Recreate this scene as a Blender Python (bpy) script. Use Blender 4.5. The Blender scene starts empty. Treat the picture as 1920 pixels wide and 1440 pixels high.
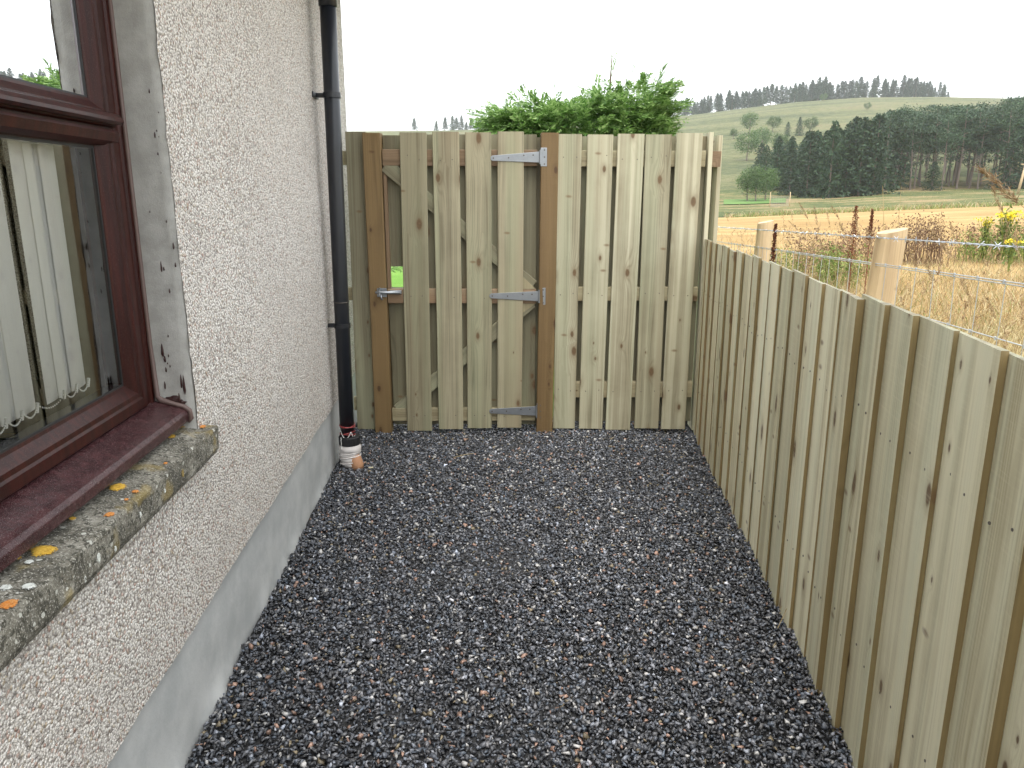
import bpy, bmesh, math, random
import numpy as np
from mathutils import Vector, Matrix, Euler

random.seed(7); rng = np.random.default_rng(7)
S = bpy.context.scene
COL = S.collection
R = math.radians

# ------------------------------------------------------------------ camera
CAM_H, PITCH, FPX = 1.5, R(14.0), 1442.0
cam = bpy.data.cameras.new('camera'); cam_o = bpy.data.objects.new('camera', cam); COL.objects.link(cam_o)
cam.sensor_width = 36.0; cam.lens = FPX / 1920 * 36.0
cam.clip_start = 0.05; cam.clip_end = 6000
cam_o.location = (0, 0, CAM_H); cam_o.rotation_euler = (R(90) - PITCH, 0, 0)
S.camera = cam_o
S.render.resolution_x, S.render.resolution_y = 1024, 768

# ------------------------------------------------------------------ sky
SUN_EL, SUN_AZ = 70.0, 274.0        # azimuth measured from +X towards +Y
w = bpy.data.worlds.new('World'); S.world = w; w.use_nodes = True
nt = w.node_tree; nt.nodes.clear()
sky = nt.nodes.new('ShaderNodeTexSky'); sky.sky_type = 'NISHITA'; sky.sun_disc = False
sky.sun_elevation = R(SUN_EL); sky.sun_rotation = R(90 - SUN_AZ)
sky.air_density = 1.0; sky.dust_density = 6.0; sky.ozone_density = 1.0; sky.altitude = 100
hs = nt.nodes.new('ShaderNodeHueSaturation'); hs.inputs['Saturation'].default_value = 0.16
mx = nt.nodes.new('ShaderNodeMix'); mx.data_type = 'RGBA'; mx.inputs[0].default_value = 0.72
mx.inputs[7].default_value = (9.3, 9.7, 10.0, 1)           # even overcast veil over the clear-sky gradient
bg = nt.nodes.new('ShaderNodeBackground'); bg.inputs['Strength'].default_value = 0.12
wo = nt.nodes.new('ShaderNodeOutputWorld')
nt.links.new(sky.outputs[0], hs.inputs['Color']); nt.links.new(hs.outputs[0], mx.inputs[6])
nt.links.new(mx.outputs[2], bg.inputs['Color']); nt.links.new(bg.outputs[0], wo.inputs['Surface'])

# ------------------------------------------------------------------ sun (soft, overcast)
sl = bpy.data.lights.new('sun', 'SUN'); sl.energy = 1.35; sl.angle = R(45); sl.color = (1.0, 0.96, 0.9)
so = bpy.data.objects.new('sun', sl); COL.objects.link(so)
sd = Vector((math.cos(R(SUN_EL)) * math.cos(R(SUN_AZ)), math.cos(R(SUN_EL)) * math.sin(R(SUN_AZ)), math.sin(R(SUN_EL))))
so.rotation_euler = (-sd).to_track_quat('-Z', 'Y').to_euler(); so.location = (-2, -8, 12)

# ------------------------------------------------------------------ exposure
S.view_settings.view_transform = 'Standard'; S.view_settings.look = 'None'
S.view_settings.exposure = 1.22; S.view_settings.gamma = 1.0
S.view_settings.use_curve_mapping = False
S.cycles.max_bounces = 8; S.cycles.diffuse_bounces = 4; S.cycles.glossy_bounces = 4
S.cycles.transmission_bounces = 6; S.cycles.transparent_max_bounces = 12; S.cycles.volume_bounces = 1
S.cycles.use_denoising = True

# =================================================================== helpers
_c, _s = math.cos(PITCH), math.sin(PITCH)
def at(x, y, Y):
    """point of the photograph's pixel (1920 wide) at forward distance Y"""
    u = (x - 960) / FPX; v = (y - 720) / FPX
    d = Vector((u, _c - v * _s, -_s - v * _c)); return Vector((0, 0, CAM_H)) + d * (Y / d.y)
def zpix(y, Y): return CAM_H + Y * math.tan(math.atan((720 - y) / FPX) - PITCH)

def link(o, parent=None):
    COL.objects.link(o)
    if parent is not None: o.parent = parent
    return o
def tag(o, label=None, cat=None, group=None, kind=None):
    if label: o['label'] = label
    if cat: o['category'] = cat
    if group: o['group'] = group
    if kind: o['kind'] = kind
    return o
def empty(name, loc=(0, 0, 0), rz=0.0):
    o = bpy.data.objects.new(name, None); o.empty_display_size = 0.1
    o.location = loc; o.rotation_euler = (0, 0, rz); return link(o)
def mesh_obj(name, me, mat, parent=None, loc=(0, 0, 0), rot=(0, 0, 0), smooth=False):
    o = bpy.data.objects.new(name, me); o.location = loc; o.rotation_euler = rot
    if mat is not None and not me.materials: me.materials.append(mat)
    if smooth and len(me.polygons): me.polygons.foreach_set('use_smooth', np.ones(len(me.polygons), bool))
    return link(o, parent)
def np_mesh(name, V, F, col=None):
    """V (n,3), F (m,k) arrays, optional per-vertex colour (n,3)"""
    V = np.asarray(V, np.float32); F = np.asarray(F, np.int32); k = F.shape[1]
    me = bpy.data.meshes.new(name)
    me.vertices.add(len(V)); me.vertices.foreach_set('co', V.ravel())
    me.loops.add(F.size); me.loops.foreach_set('vertex_index', F.ravel())
    me.polygons.add(len(F)); me.polygons.foreach_set('loop_start', np.arange(0, F.size, k, dtype=np.int32))
    me.polygons.foreach_set('loop_total', np.full(len(F), k, np.int32))
    me.update(calc_edges=True)
    if col is not None:
        a = me.color_attributes.new('tint', 'FLOAT_COLOR', 'POINT')
        c4 = np.ones((len(V), 4), np.float32); c4[:, :3] = col; a.data.foreach_set('color', c4.ravel())
    return me

class MB:
    """collects simple shapes into one mesh"""
    def __init__(s): s.v = []; s.f = []
    def add(s, vs, fs):
        b = len(s.v); s.v += [tuple(p) for p in vs]; s.f += [tuple(i + b for i in f) for f in fs]; return s
    def box(s, x0, x1, y0, y1, z0, z1):
        return s.add([(x0,y0,z0),(x1,y0,z0),(x1,y1,z0),(x0,y1,z0),(x0,y0,z1),(x1,y0,z1),(x1,y1,z1),(x0,y1,z1)],
                     [(0,3,2,1),(4,5,6,7),(0,1,5,4),(1,2,6,5),(2,3,7,6),(3,0,4,7)])
    def tube(s, pts, rad, n=8, cap=True):
        pts = [Vector(p) for p in pts]; m = len(pts)
        rads = rad if hasattr(rad, '__len__') else [rad] * m
        rings = []; up = None
        for i, p in enumerate(pts):
            t = (pts[min(i+1, m-1)] - pts[max(i-1, 0)]).normalized()
            if up is None: up = Vector((0,0,1)) if abs(t.z) < .9 else Vector((1,0,0))
            a = t.cross(up).normalized(); b = a.cross(t).normalized(); up = b
            rings.append([p + (a * math.cos(2*math.pi*k/n) + b * math.sin(2*math.pi*k/n)) * rads[i] for k in range(n)])
        vs = [q for r_ in rings for q in r_]; fs = []
        for i in range(m-1):
            for k in range(n):
                fs.append((i*n+k, i*n+(k+1)%n, (i+1)*n+(k+1)%n, (i+1)*n+k))
        if cap: fs.append(tuple(range(n-1,-1,-1))); fs.append(tuple((m-1)*n+k for k in range(n)))
        return s.add(vs, fs)
    def disc(s, c, nrm, r, h, n=6):
        c = Vector(c); nrm = Vector(nrm).normalized(); return s.tube([c, c + nrm*h], r, n)
    def prism(s, poly, d0, d1, axis='y'):
        """polygon in the two remaining axes extruded along axis"""
        n = len(poly)
        def P(a, b, d): return {'x': (d,a,b), 'y': (a,d,b), 'z': (a,b,d)}[axis]
        vs = [P(a,b,d0) for a,b in poly] + [P(a,b,d1) for a,b in poly]
        fs = [tuple(range(n)), tuple(range(2*n-1, n-1, -1))] + [(i, (i+1)%n, n+(i+1)%n, n+i) for i in range(n)]
        return s.add(vs, fs)
    def mesh(s, name):
        me = bpy.data.meshes.new(name); me.from_pydata(s.v, [], s.f); me.update()
        bm = bmesh.new(); bm.from_mesh(me); bmesh.ops.recalc_face_normals(bm, faces=bm.faces); bm.to_mesh(me); bm.free()
        return me
    def obj(s, name, mat, parent=None, loc=(0,0,0), rot=(0,0,0), smooth=False, bevel=0):
        o = mesh_obj(name, s.mesh(name), mat, parent, loc, rot, smooth)
        if bevel:
            m = o.modifiers.new('bevel', 'BEVEL'); m.width = bevel; m.segments = 2; m.limit_method = 'ANGLE'
        return o

# =================================================================== materials
class NT:
    def __init__(s, name):
        s.m = bpy.data.materials.new(name); s.m.use_nodes = True; s.t = s.m.node_tree; s.t.nodes.clear()
        s.out = s.t.nodes.new('ShaderNodeOutputMaterial')
    def n(s, typ, ins=None, out=0, **at_):
        nd = s.t.nodes.new('ShaderNode' + typ)
        for k, v in at_.items(): setattr(nd, k, v)
        for k, v in (ins or {}).items(): s.set(nd.inputs[k], v)
        nd_out = nd.outputs[out] if out is not None else nd
        return nd_out
    def set(s, sock, v):
        if isinstance(v, bpy.types.NodeSocket): s.t.links.new(v, sock)
        elif isinstance(v, (tuple, list)) and len(v) == 3 and sock.type == 'RGBA': sock.default_value = (*v, 1)
        else: sock.default_value = v
    def math(s, op, a, b=0.0, c=None, clamp=False):
        ins = {0: a, 1: b}
        if c is not None: ins[2] = c
        return s.n('Math', ins, operation=op, use_clamp=clamp)
    def vmath(s, op, a, b): return s.n('VectorMath', {0: a, 1: b}, operation=op)
    def mix(s, f, a, b, blend='MIX'):
        nd = s.n('Mix', None, None, data_type='RGBA', blend_type=blend)
        s.set(nd.inputs[0], f); s.set(nd.inputs[6], a); s.set(nd.inputs[7], b); return nd.outputs[2]
    def ramp(s, f, stops, interp='LINEAR'):
        nd = s.n('ValToRGB', {0: f}, None); cr = nd.color_ramp; cr.interpolation = interp
        while len(cr.elements) < len(stops): cr.elements.new(0.5)
        for e, (p, c) in zip(cr.elements, stops):
            e.position = p; e.color = (*c, 1) if len(c) == 3 else c
        return nd.outputs[0]
    def smooth(s, v, a, b):
        nd = s.n('MapRange', {0: v, 1: a, 2: b, 3: 0.0, 4: 1.0}, interpolation_type='SMOOTHSTEP'); return nd
    def noise(s, vec, scale, detail=3.0, rough=0.55, out=0):
        return s.n('TexNoise', {'Vector': vec, 'Scale': scale, 'Detail': detail, 'Roughness': rough}, out)
    def obj(s): return s.n('TexCoord', None, 3)
    def geo(s): return s.n('NewGeometry', None, 0)
    def rand(s): return s.n('ObjectInfo', None, None).outputs['Random']
    def bsdf(s, col, rough=0.6, normal=None, **kw):
        ins = {'Base Color': col, 'Roughness': rough}
        if normal is not None: ins['Normal'] = normal
        for k, v in kw.items(): ins[k.replace('_', ' ')] = v
        b = s.n('BsdfPrincipled', ins); s.t.links.new(b, s.out.inputs['Surface']); return s.m
    def bump(s, h, strength, dist, normal=None):
        ins = {'Height': h, 'Strength': strength, 'Distance': dist}
        if normal is not None: ins['Normal'] = normal
        return s.n('Bump', ins)

def wood(name, light, dark, green=(0.40, 0.42, 0.27), gamt=0.35, knot=(0.17, 0.095, 0.04), tone=0.28, saw=0.0, rough=0.62):
    t = NT(name); rnd = t.rand()
    off = t.n('CombineXYZ', {0: t.math('MULTIPLY', rnd, 37.0), 1: t.math('MULTIPLY', rnd, 91.0), 2: t.math('MULTIPLY', rnd, 53.0)})
    P = t.vmath('ADD', t.obj(), off); xyz = t.n('SeparateXYZ', {0: P}, None)
    x, y, z = xyz.outputs
    kv = t.n('CombineXYZ', {0: t.math('MULTIPLY_ADD', y, 2.0, t.math('MULTIPLY', x, 7.5)), 1: t.math('MULTIPLY', z, 3.8), 2: 0.0})
    vo = t.n('TexVoronoi', {'Vector': kv, 'Scale': 1.0, 'Randomness': 0.95}, None, voronoi_dimensions='2D')
    d = vo.outputs['Distance']; kc = t.n('SeparateColor', {0: vo.outputs['Color']}, None).outputs
    rad = t.math('MAXIMUM', t.math('MULTIPLY', t.math('POWER', kc[0], 3.5), 0.165), 0.014)
    wob = t.math('MULTIPLY_ADD', t.noise(P, 60.0, 2), 0.03, -0.015)
    dd = t.math('ADD', d, wob)
    has = t.math('GREATER_THAN', kc[0], 0.58)                                # some cells have no knot
    core = t.math('SUBTRACT', 1.0, t.smooth(dd, t.math('MULTIPLY', rad, 0.55), t.math('ADD', rad, 0.004)), clamp=True)
    halo = t.math('POWER', 2.718, t.math('MULTIPLY', t.math('DIVIDE', d, t.math('MAXIMUM', rad, 0.012)), -0.55))
    core = t.math('MULTIPLY', core, has); halo = t.math('MULTIPLY', halo, has)
    gv = t.vmath('MULTIPLY', P, (9.0, 9.0, 0.42))
    ph = t.math('ADD', t.math('MULTIPLY', x, 330.0), t.math('MULTIPLY', t.noise(gv, 1.0, 2), 62.0))
    ph = t.math('ADD', ph, t.math('MULTIPLY', halo, 22.0)); ph = t.math('ADD', ph, t.math('MULTIPLY', y, 200.0))
    ring = t.math('MULTIPLY_ADD', t.math('SINE', ph), 0.5, 0.5)
    ring = t.math('MULTIPLY', t.math('POWER', ring, 2.2), t.math('MULTIPLY_ADD', t.smooth(t.noise(t.vmath('MULTIPLY', P, (7.0, 7.0, 0.5)), 1.0, 2), 0.35, 0.65), 0.8, 0.2))
    fib = t.noise(t.vmath('MULTIPLY', P, (190.0, 190.0, 3.0)), 1.0, 4, 0.65)
    broad = t.noise(t.vmath('MULTIPLY', P, (22.0, 22.0, 0.35)), 1.0, 3)
    blot = t.noise(P, 3.2, 4, 0.6)
    f = t.math('ADD', t.math('MULTIPLY', ring, 0.34), t.math('MULTIPLY', fib, 0.55))
    f = t.math('ADD', f, t.math('MULTIPLY', t.smooth(broad, 0.38, 0.64), 0.62))
    f = t.math('ADD', f, t.math('MULTIPLY_ADD', blot, 0.7, -0.72), clamp=True)
    col = t.mix(f, light, dark)
    hw = t.smooth(t.noise(t.vmath('MULTIPLY', P, (6.5, 3.0, 0.22)), 1.0, 2), 0.50, 0.60)
    col = t.mix(t.math('MULTIPLY', hw, t.math('MULTIPLY', t.math('FRACT', t.math('MULTIPLY', rnd, 13.7)), 0.85)), col, t.mix(0.62, knot, light))
    gm = t.math('MULTIPLY', t.smooth(t.noise(t.vmath('MULTIPLY', P, (9.0, 9.0, 0.5)), 1.0, 2), 0.45, 0.7), gamt)
    col = t.mix(gm, col, green)
    tn = t.math('MULTIPLY_ADD', t.math('FRACT', t.math('MULTIPLY', rnd, 7.31)), tone, 1.0 - tone * 0.55)
    col = t.mix(1.0, col, t.n('CombineColor', {0: tn, 1: tn, 2: t.math('POWER', tn, 1.15)}), 'MULTIPLY')
    dk = t.smooth(t.noise(t.vmath('MULTIPLY', P, (260.0, 260.0, 14.0)), 1.0, 2), 0.66, 0.8)
    col = t.mix(t.math('MULTIPLY', dk, 0.35), col, knot)
    col = t.mix(t.math('MULTIPLY', t.smooth(halo, 0.18, 0.7), 0.45), col, t.mix(0.5, knot, dark))
    col = t.mix(t.math('MULTIPLY', core, 0.9), col, t.mix(t.noise(P, 90.0, 2), knot, tuple(v*.45 for v in knot)))
    k2 = t.n('CombineXYZ', {0: t.math('ADD', t.math('MULTIPLY', x, 6.0), t.math('MULTIPLY', z, 1.3)), 1: t.math('MULTIPLY', z, 13.0), 2: 0.0})
    v2 = t.n('TexVoronoi', {'Vector': k2, 'Scale': 1.0}, None, voronoi_dimensions='2D')
    c2 = t.n('SeparateColor', {0: v2.outputs['Color']}, None).outputs
    dash = t.math('MULTIPLY', t.math('SUBTRACT', 1.0, t.smooth(t.math('ADD', v2.outputs['Distance'], wob), 0.03, 0.16)), t.math('GREATER_THAN', c2[1], 0.945))
    col = t.mix(t.math('MULTIPLY', dash, 0.7), col, knot)
    h = t.math('ADD', t.math('MULTIPLY', fib, 0.8), t.math('MULTIPLY', ring, 0.35))
    if saw:
        sw = t.noise(t.vmath('MULTIPLY', P, (8.0, 8.0, 210.0)), 1.0, 2)
        h = t.math('ADD', h, t.math('MULTIPLY', sw, saw))
        col = t.mix(t.math('MULTIPLY', t.smooth(sw, 0.5, 0.75), 0.22), col, light)
    return t.bsdf(col, rough, t.bump(h, 0.45, 0.0016))

M = {}
M['board'] = wood('treated_pine', (0.475, 0.445, 0.315), (0.175, 0.145, 0.083), green=(0.42, 0.45, 0.305))
M['gate_board'] = wood('gate_pine', (0.345, 0.31, 0.205), (0.105, 0.085, 0.047), green=(0.31, 0.34, 0.21), tone=0.36)
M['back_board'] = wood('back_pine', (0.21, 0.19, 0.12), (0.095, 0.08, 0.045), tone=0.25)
M['fence_board'] = wood('low_fence_pine', (0.80, 0.755, 0.545), (0.43, 0.37, 0.215), green=(0.66, 0.68, 0.51), gamt=0.5, tone=0.34, saw=0.25)
M['rail'] = wood('rail_pine', (0.28, 0.185, 0.11), (0.15, 0.095, 0.052), gamt=0.1)
M['pale_rail'] = wood('pale_rail_pine', (0.36, 0.31, 0.19), (0.21, 0.17, 0.095), gamt=0.2)
M['post'] = wood('brown_post', (0.205, 0.132, 0.054), (0.10, 0.06, 0.021), green=(0.3, 0.2, 0.08), gamt=0.15, knot=(0.09, 0.04, 0.012), tone=0.12, saw=0.7)
M['board_edge'] = wood('shaded_sawn_edge', (0.24, 0.175, 0.075), (0.14, 0.10, 0.04), gamt=0.1, tone=0.3)  # browner sawn wood, with the shade between boards put into the colour too
M['stake'] = wood('fence_stake', (0.56, 0.42, 0.25), (0.32, 0.22, 0.12), gamt=0.1, tone=0.12)

def mat_roughcast():
    t = NT('roughcast'); P = t.obj()
    wv = t.vmath('ADD', P, t.vmath('MULTIPLY', t.noise(P, 90.0, 2, out=1), (0.0022, 0.0022, 0.0022)))
    a = t.n('TexVoronoi', {'Vector': wv, 'Scale': 146.0}, None)
    b = t.n('TexVoronoi', {'Vector': wv, 'Scale': 300.0}, None)
    r1 = t.n('SeparateColor', {0: a.outputs['Color']}, None).outputs
    r2 = t.n('SeparateColor', {0: b.outputs['Color']}, None).outputs
    big = t.noise(P, 1.3, 4, 0.6); mid = t.noise(P, 9.0, 3)
    col = t.ramp(r1[0], [(0.0, (0.09, 0.075, 0.065)), (0.13, (0.32, 0.28, 0.25)), (0.30, (0.68, 0.63, 0.575)), (0.7, (0.84, 0.80, 0.745)), (1.0, (0.95, 0.93, 0.90))])
    col2 = t.ramp(r2[0], [(0.0, (0.14, 0.12, 0.105)), (0.28, (0.58, 0.53, 0.49)), (1.0, (0.84, 0.81, 0.77))])
    col = t.mix(0.36, col, col2)
    col = t.mix(t.math('MULTIPLY', t.math('GREATER_THAN', r1[1], 0.93), 0.55), col, (0.44, 0.22, 0.15))
    col = t.mix(t.math('MULTIPLY', t.math('GREATER_THAN', r1[2], 0.95), 0.5), col, (0.42, 0.30, 0.15))
    joint = t.smooth(a.outputs['Distance'], 0.42, 0.72)
    col = t.mix(t.math('MULTIPLY', joint, 0.6), col, (0.22, 0.185, 0.155))
    v = t.math('ADD', 0.94, t.math('ADD', t.math('MULTIPLY', big, 0.18), t.math('MULTIPLY', mid, 0.1)))
    col = t.mix(1.0, col, t.n('CombineColor', {0: v, 1: v, 2: v}), 'MULTIPLY')
    h = t.math('SUBTRACT', t.math('MULTIPLY', r1[2], 0.7), t.math('MULTIPLY', a.outputs['Distance'], 1.2))
    h = t.math('SUBTRACT', h, t.math('MULTIPLY', b.outputs['Distance'], 0.5))
    return t.bsdf(col, 0.85, t.bump(h, 1.0, 0.0048))
M['roughcast'] = mat_roughcast()

def mat_cement(name, c0, c1, sc=6.0, bump=0.35):
    t = NT(name); P = t.obj()
    n1 = t.noise(P, sc, 5, 0.6); n2 = t.noise(P, sc * 14, 4, 0.7); n3 = t.noise(t.vmath('MULTIPLY', P, (1, 0.5, 1.6)), sc * .45, 3)
    col = t.mix(t.smooth(n1, 0.32, 0.7), c0, c1)
    col = t.mix(t.math('MULTIPLY', t.smooth(n3, 0.5, 0.72), 0.3), col, tuple(x * 0.72 for x in c0))
    col = t.mix(t.math('MULTIPLY', t.smooth(n2, 0.62, 0.8), 0.35), col, tuple(x * 0.6 for x in c0))
    h = t.math('ADD', t.math('MULTIPLY', n2, 0.6), t.math('MULTIPLY', n1, 1.5))
    return t.bsdf(col, 0.78, t.bump(h, bump, 0.004))
M['plinth'] = mat_cement('plinth_cement', (0.37, 0.38, 0.38), (0.48, 0.485, 0.48))
M['reveal'] = mat_cement('reveal_cement', (0.33, 0.325, 0.305), (0.42, 0.415, 0.395), 18.0, 0.5)

def mat_stone_sill():
    t = NT('weathered_stone'); P = t.obj()
    n1 = t.noise(P, 14.0, 6, 0.7); n2 = t.noise(P, 75.0, 5, 0.75); n3 = t.noise(P, 230.0, 3, 0.6)
    col = t.ramp(n1, [(0.30, (0.035, 0.032, 0.025)), (0.47, (0.125, 0.115, 0.09)), (0.6, (0.24, 0.225, 0.185)), (0.8, (0.36, 0.345, 0.30))])
    col = t.mix(t.smooth(n2, 0.49, 0.58), col, (0.05, 0.047, 0.034))
    col = t.mix(t.math('MULTIPLY', t.smooth(n3, 0.55, 0.63), 0.8), col, (0.46, 0.44, 0.39))
    oc = t.smooth(t.noise(P, 8.0, 3), 0.56, 0.66)
    col = t.mix(t.math('MULTIPLY', oc, 0.5), col, (0.30, 0.22, 0.06))
    sp = t.n('TexVoronoi', {'Vector': P, 'Scale': 42.0}, None)
    spots = t.math('MULTIPLY', t.math('LESS_THAN', sp.outputs['Distance'], t.math('MULTIPLY_ADD', n2, 0.5, -0.04)), t.math('GREATER_THAN', t.n('SeparateColor', {0: sp.outputs['Color']}, None).outputs[0], 0.8))
    col = t.mix(t.math('MULTIPLY', spots, 0.7), col, (0.66, 0.66, 0.60))
    h = t.math('ADD', t.math('MULTIPLY', n1, 1.2), t.math('ADD', n2, t.math('MULTIPLY', n3, 0.4)))
    return t.bsdf(col, 0.85, t.bump(h, 0.8, 0.006))
M['stone'] = mat_stone_sill()

def mat_lichen(name, c0, c1):
    t = NT(name); P = t.geo(); n = t.noise(P, 260.0, 4, 0.7); n2 = t.noise(P, 60.0, 3)
    col = t.mix(t.smooth(n, 0.4, 0.65), c0, c1); col = t.mix(t.math('MULTIPLY', t.smooth(n2, 0.55, 0.7), 0.4), col, tuple(x * .4 for x in c0))
    b = t.n('BsdfPrincipled', {'Base Color': col, 'Roughness': 0.9, 'Normal': t.bump(n, 1.0, 0.004)}); tr = t.n('BsdfTransparent', {})
    rim = t.n('VertexColor', None, 0, layer_name='tint')                       # 1 in the middle, 0 at the rim: the crust breaks up outwards
    k = t.smooth(t.math('ADD', t.n('SeparateColor', {0: rim}, None).outputs[0], t.math('MULTIPLY_ADD', t.noise(P, 330.0, 4, 0.75), 2.2, -1.1)), 0.22, 0.36)
    m = t.n('MixShader', {0: k, 1: tr, 2: b}); t.t.links.new(m, t.out.inputs['Surface']); return t.m
M['lichen_y'] = mat_lichen('yellow_lichen', (0.62, 0.34, 0.03), (0.74, 0.50, 0.08))
M['lichen_o'] = mat_lichen('orange_lichen', (0.60, 0.20, 0.03), (0.66, 0.32, 0.10))
M['lichen_b'] = mat_lichen('dull_ochre_lichen', (0.26, 0.18, 0.06), (0.36, 0.28, 0.12))
M['lichen_w'] = mat_lichen('white_lichen', (0.62, 0.64, 0.60), (0.75, 0.76, 0.72))

def mat_frame():
    t = NT('rosewood_upvc'); P = t.obj()
    g = t.noise(t.vmath('MULTIPLY', P, (60.0, 60.0, 4.0)), 1.0, 4, 0.6)
    g2 = t.noise(t.vmath('MULTIPLY', P, (60.0, 4.0, 60.0)), 1.0, 4, 0.6)
    nz = t.n('SeparateXYZ', {0: t.n('NewGeometry', None, 1)}, None).outputs
    col = t.mix(t.smooth(g, 0.35, 0.7), (0.019, 0.0034, 0.0026), (0.043, 0.0082, 0.0056))
    dust = t.math('MULTIPLY', t.smooth(t.noise(P, 900.0, 2), 0.64, 0.72), 0.5)
    col = t.mix(dust, col, (0.30, 0.24, 0.22))
    return t.bsdf(col, 0.40, t.bump(t.math('ADD', g, t.math('MULTIPLY', t.noise(P, 500.0, 2), 0.5)), 0.15, 0.0012), Specular_IOR_Level=0.22)
M['frame'] = mat_frame()
def mat_sillboard():
    t = NT('wet_rosewood_board'); P = t.obj()
    n = t.noise(P, 340.0, 3, 0.6); n2 = t.noise(P, 900.0, 2)
    col = t.mix(t.smooth(t.noise(P, 30.0, 4, 0.65), 0.35, 0.7), (0.034, 0.011, 0.013), (0.062, 0.024, 0.026))
    col = t.mix(t.math('MULTIPLY', t.smooth(n2, 0.63, 0.69), 0.8), col, (0.40, 0.35, 0.33))
    drop = t.n('TexVoronoi', {'Vector': P, 'Scale': 170.0}, None)
    hd = t.math('SUBTRACT', 1.0, t.smooth(drop.outputs['Distance'], 0.05, 0.3))
    return t.bsdf(col, 0.27, t.bump(t.math('ADD', hd, t.math('MULTIPLY', n, 0.5)), 0.4, 0.002), Specular_IOR_Level=0.25)
M['sillboard'] = mat_sillboard()

def plain(name, col, rough=0.5, noise=0.12, sc=20.0, bump=0.15, **kw):
    t = NT(name); P = t.obj(); n = t.noise(P, sc, 4, 0.6)
    c = t.mix(n, tuple(x * (1 - noise) for x in col), tuple(min(1, x * (1 + noise)) for x in col))
    return t.bsdf(c, rough, t.bump(n, bump, 0.002), **kw)
M['sealant'] = plain('brown_sealant', (0.13, 0.085, 0.075), 0.5)
M['paint'] = plain('dark_brown_paint', (0.035, 0.010, 0.009), 0.45)
M['gasket'] = plain('black_gasket', (0.012, 0.012, 0.013), 0.5)
M['pipe'] = plain('black_plastic', (0.013, 0.015, 0.020), 0.33, 0.2, 8.0, 0.05)
M['cap'] = plain('black_rubber', (0.010, 0.010, 0.011), 0.6, 0.3, 60.0, 0.5)
M['tape'] = plain('white_tape', (0.66, 0.62, 0.60), 0.5, 0.1, 30.0, 0.3)
M['clay'] = plain('terracotta', (0.42, 0.22, 0.12), 0.7, 0.2, 40.0, 0.4)
M['redwire'] = plain('red_wire', (0.42, 0.06, 0.06), 0.4)
M['whitechain'] = plain('white_plastic_chain', (0.75, 0.75, 0.72), 0.4)
M['zinc'] = plain('galvanised_steel', (0.33, 0.35, 0.375), 0.42, 0.18, 25.0, 0.1, Metallic=0.85)
M['wire'] = plain('galvanised_wire', (0.52, 0.55, 0.60), 0.4, 0.15, 30.0, 0.1, Metallic=0.7)
M['nail'] = plain('nail_steel', (0.10, 0.085, 0.07), 0.5)
M['slate'] = plain('roof_tile', (0.12, 0.10, 0.09), 0.8)
M['interior'] = plain('interior_plaster', (0.42, 0.36, 0.28), 0.9)
M['cream'] = plain('cream_timber', (0.66, 0.60, 0.42), 0.6)
M['soil'] = plain('dark_soil', (0.020, 0.020, 0.021), 0.9, 0.4, 80.0, 0.8)

def mat_fabric():
    t = NT('blind_fabric'); P = t.obj()
    a = t.noise(t.vmath('MULTIPLY', P, (900.0, 900.0, 60.0)), 1.0, 2); b = t.noise(t.vmath('MULTIPLY', P, (60.0, 60.0, 1400.0)), 1.0, 2)
    f = t.math('MULTIPLY', t.math('ADD', a, b), 0.5)
    col = t.mix(f, (0.74, 0.73, 0.69), (0.92, 0.915, 0.88))
    d = t.n('BsdfDiffuse', {'Color': col}); tr = t.n('BsdfTranslucent', {'Color': col})
    m = t.n('MixShader', {0: 0.25, 1: d, 2: tr}); t.t.links.new(m, t.out.inputs['Surface']); return t.m
M['fabric'] = mat_fabric()
def mat_glass():
    t = NT('window_glass'); P = t.obj()
    fr = t.n('Fresnel', {'IOR': 1.52})
    f = t.math('MULTIPLY', fr, 1.75, clamp=True)                      # two panes of double glazing
    wv = t.bump(t.noise(P, 1.6, 1), 0.05, 0.01)
    g = t.n('BsdfGlossy', {'Color': (0.97, 0.98, 1.0), 'Roughness': 0.0, 'Normal': wv}); tr = t.n('BsdfTransparent', {'Color': (0.92, 0.93, 0.92)})
    m = t.n('MixShader', {0: f, 1: tr, 2: g}); t.t.links.new(m, t.out.inputs['Surface']); return t.m
M['glass'] = mat_glass()

def mat_gravel():
    t = NT('wet_granite_chips'); P = t.geo()
    tint = t.n('VertexColor', None, 0, layer_name='tint')
    n = t.noise(P, 420.0, 4, 0.7); n2 = t.noise(P, 1100.0, 2)
    v = t.math('MULTIPLY_ADD', n, 1.1, 0.45)
    col = t.mix(1.0, tint, t.n('CombineColor', {0: v, 1: v, 2: v}), 'MULTIPLY')
    col = t.mix(t.math('MULTIPLY', t.smooth(n2, 0.62, 0.75), 0.35), col, (0.26, 0.26, 0.27))
    return t.bsdf(col, t.math('MULTIPLY_ADD', n, 0.30, 0.06), t.bump(n, 0.5, 0.002), IOR=1.5)
M['gravel'] = mat_gravel()

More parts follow.
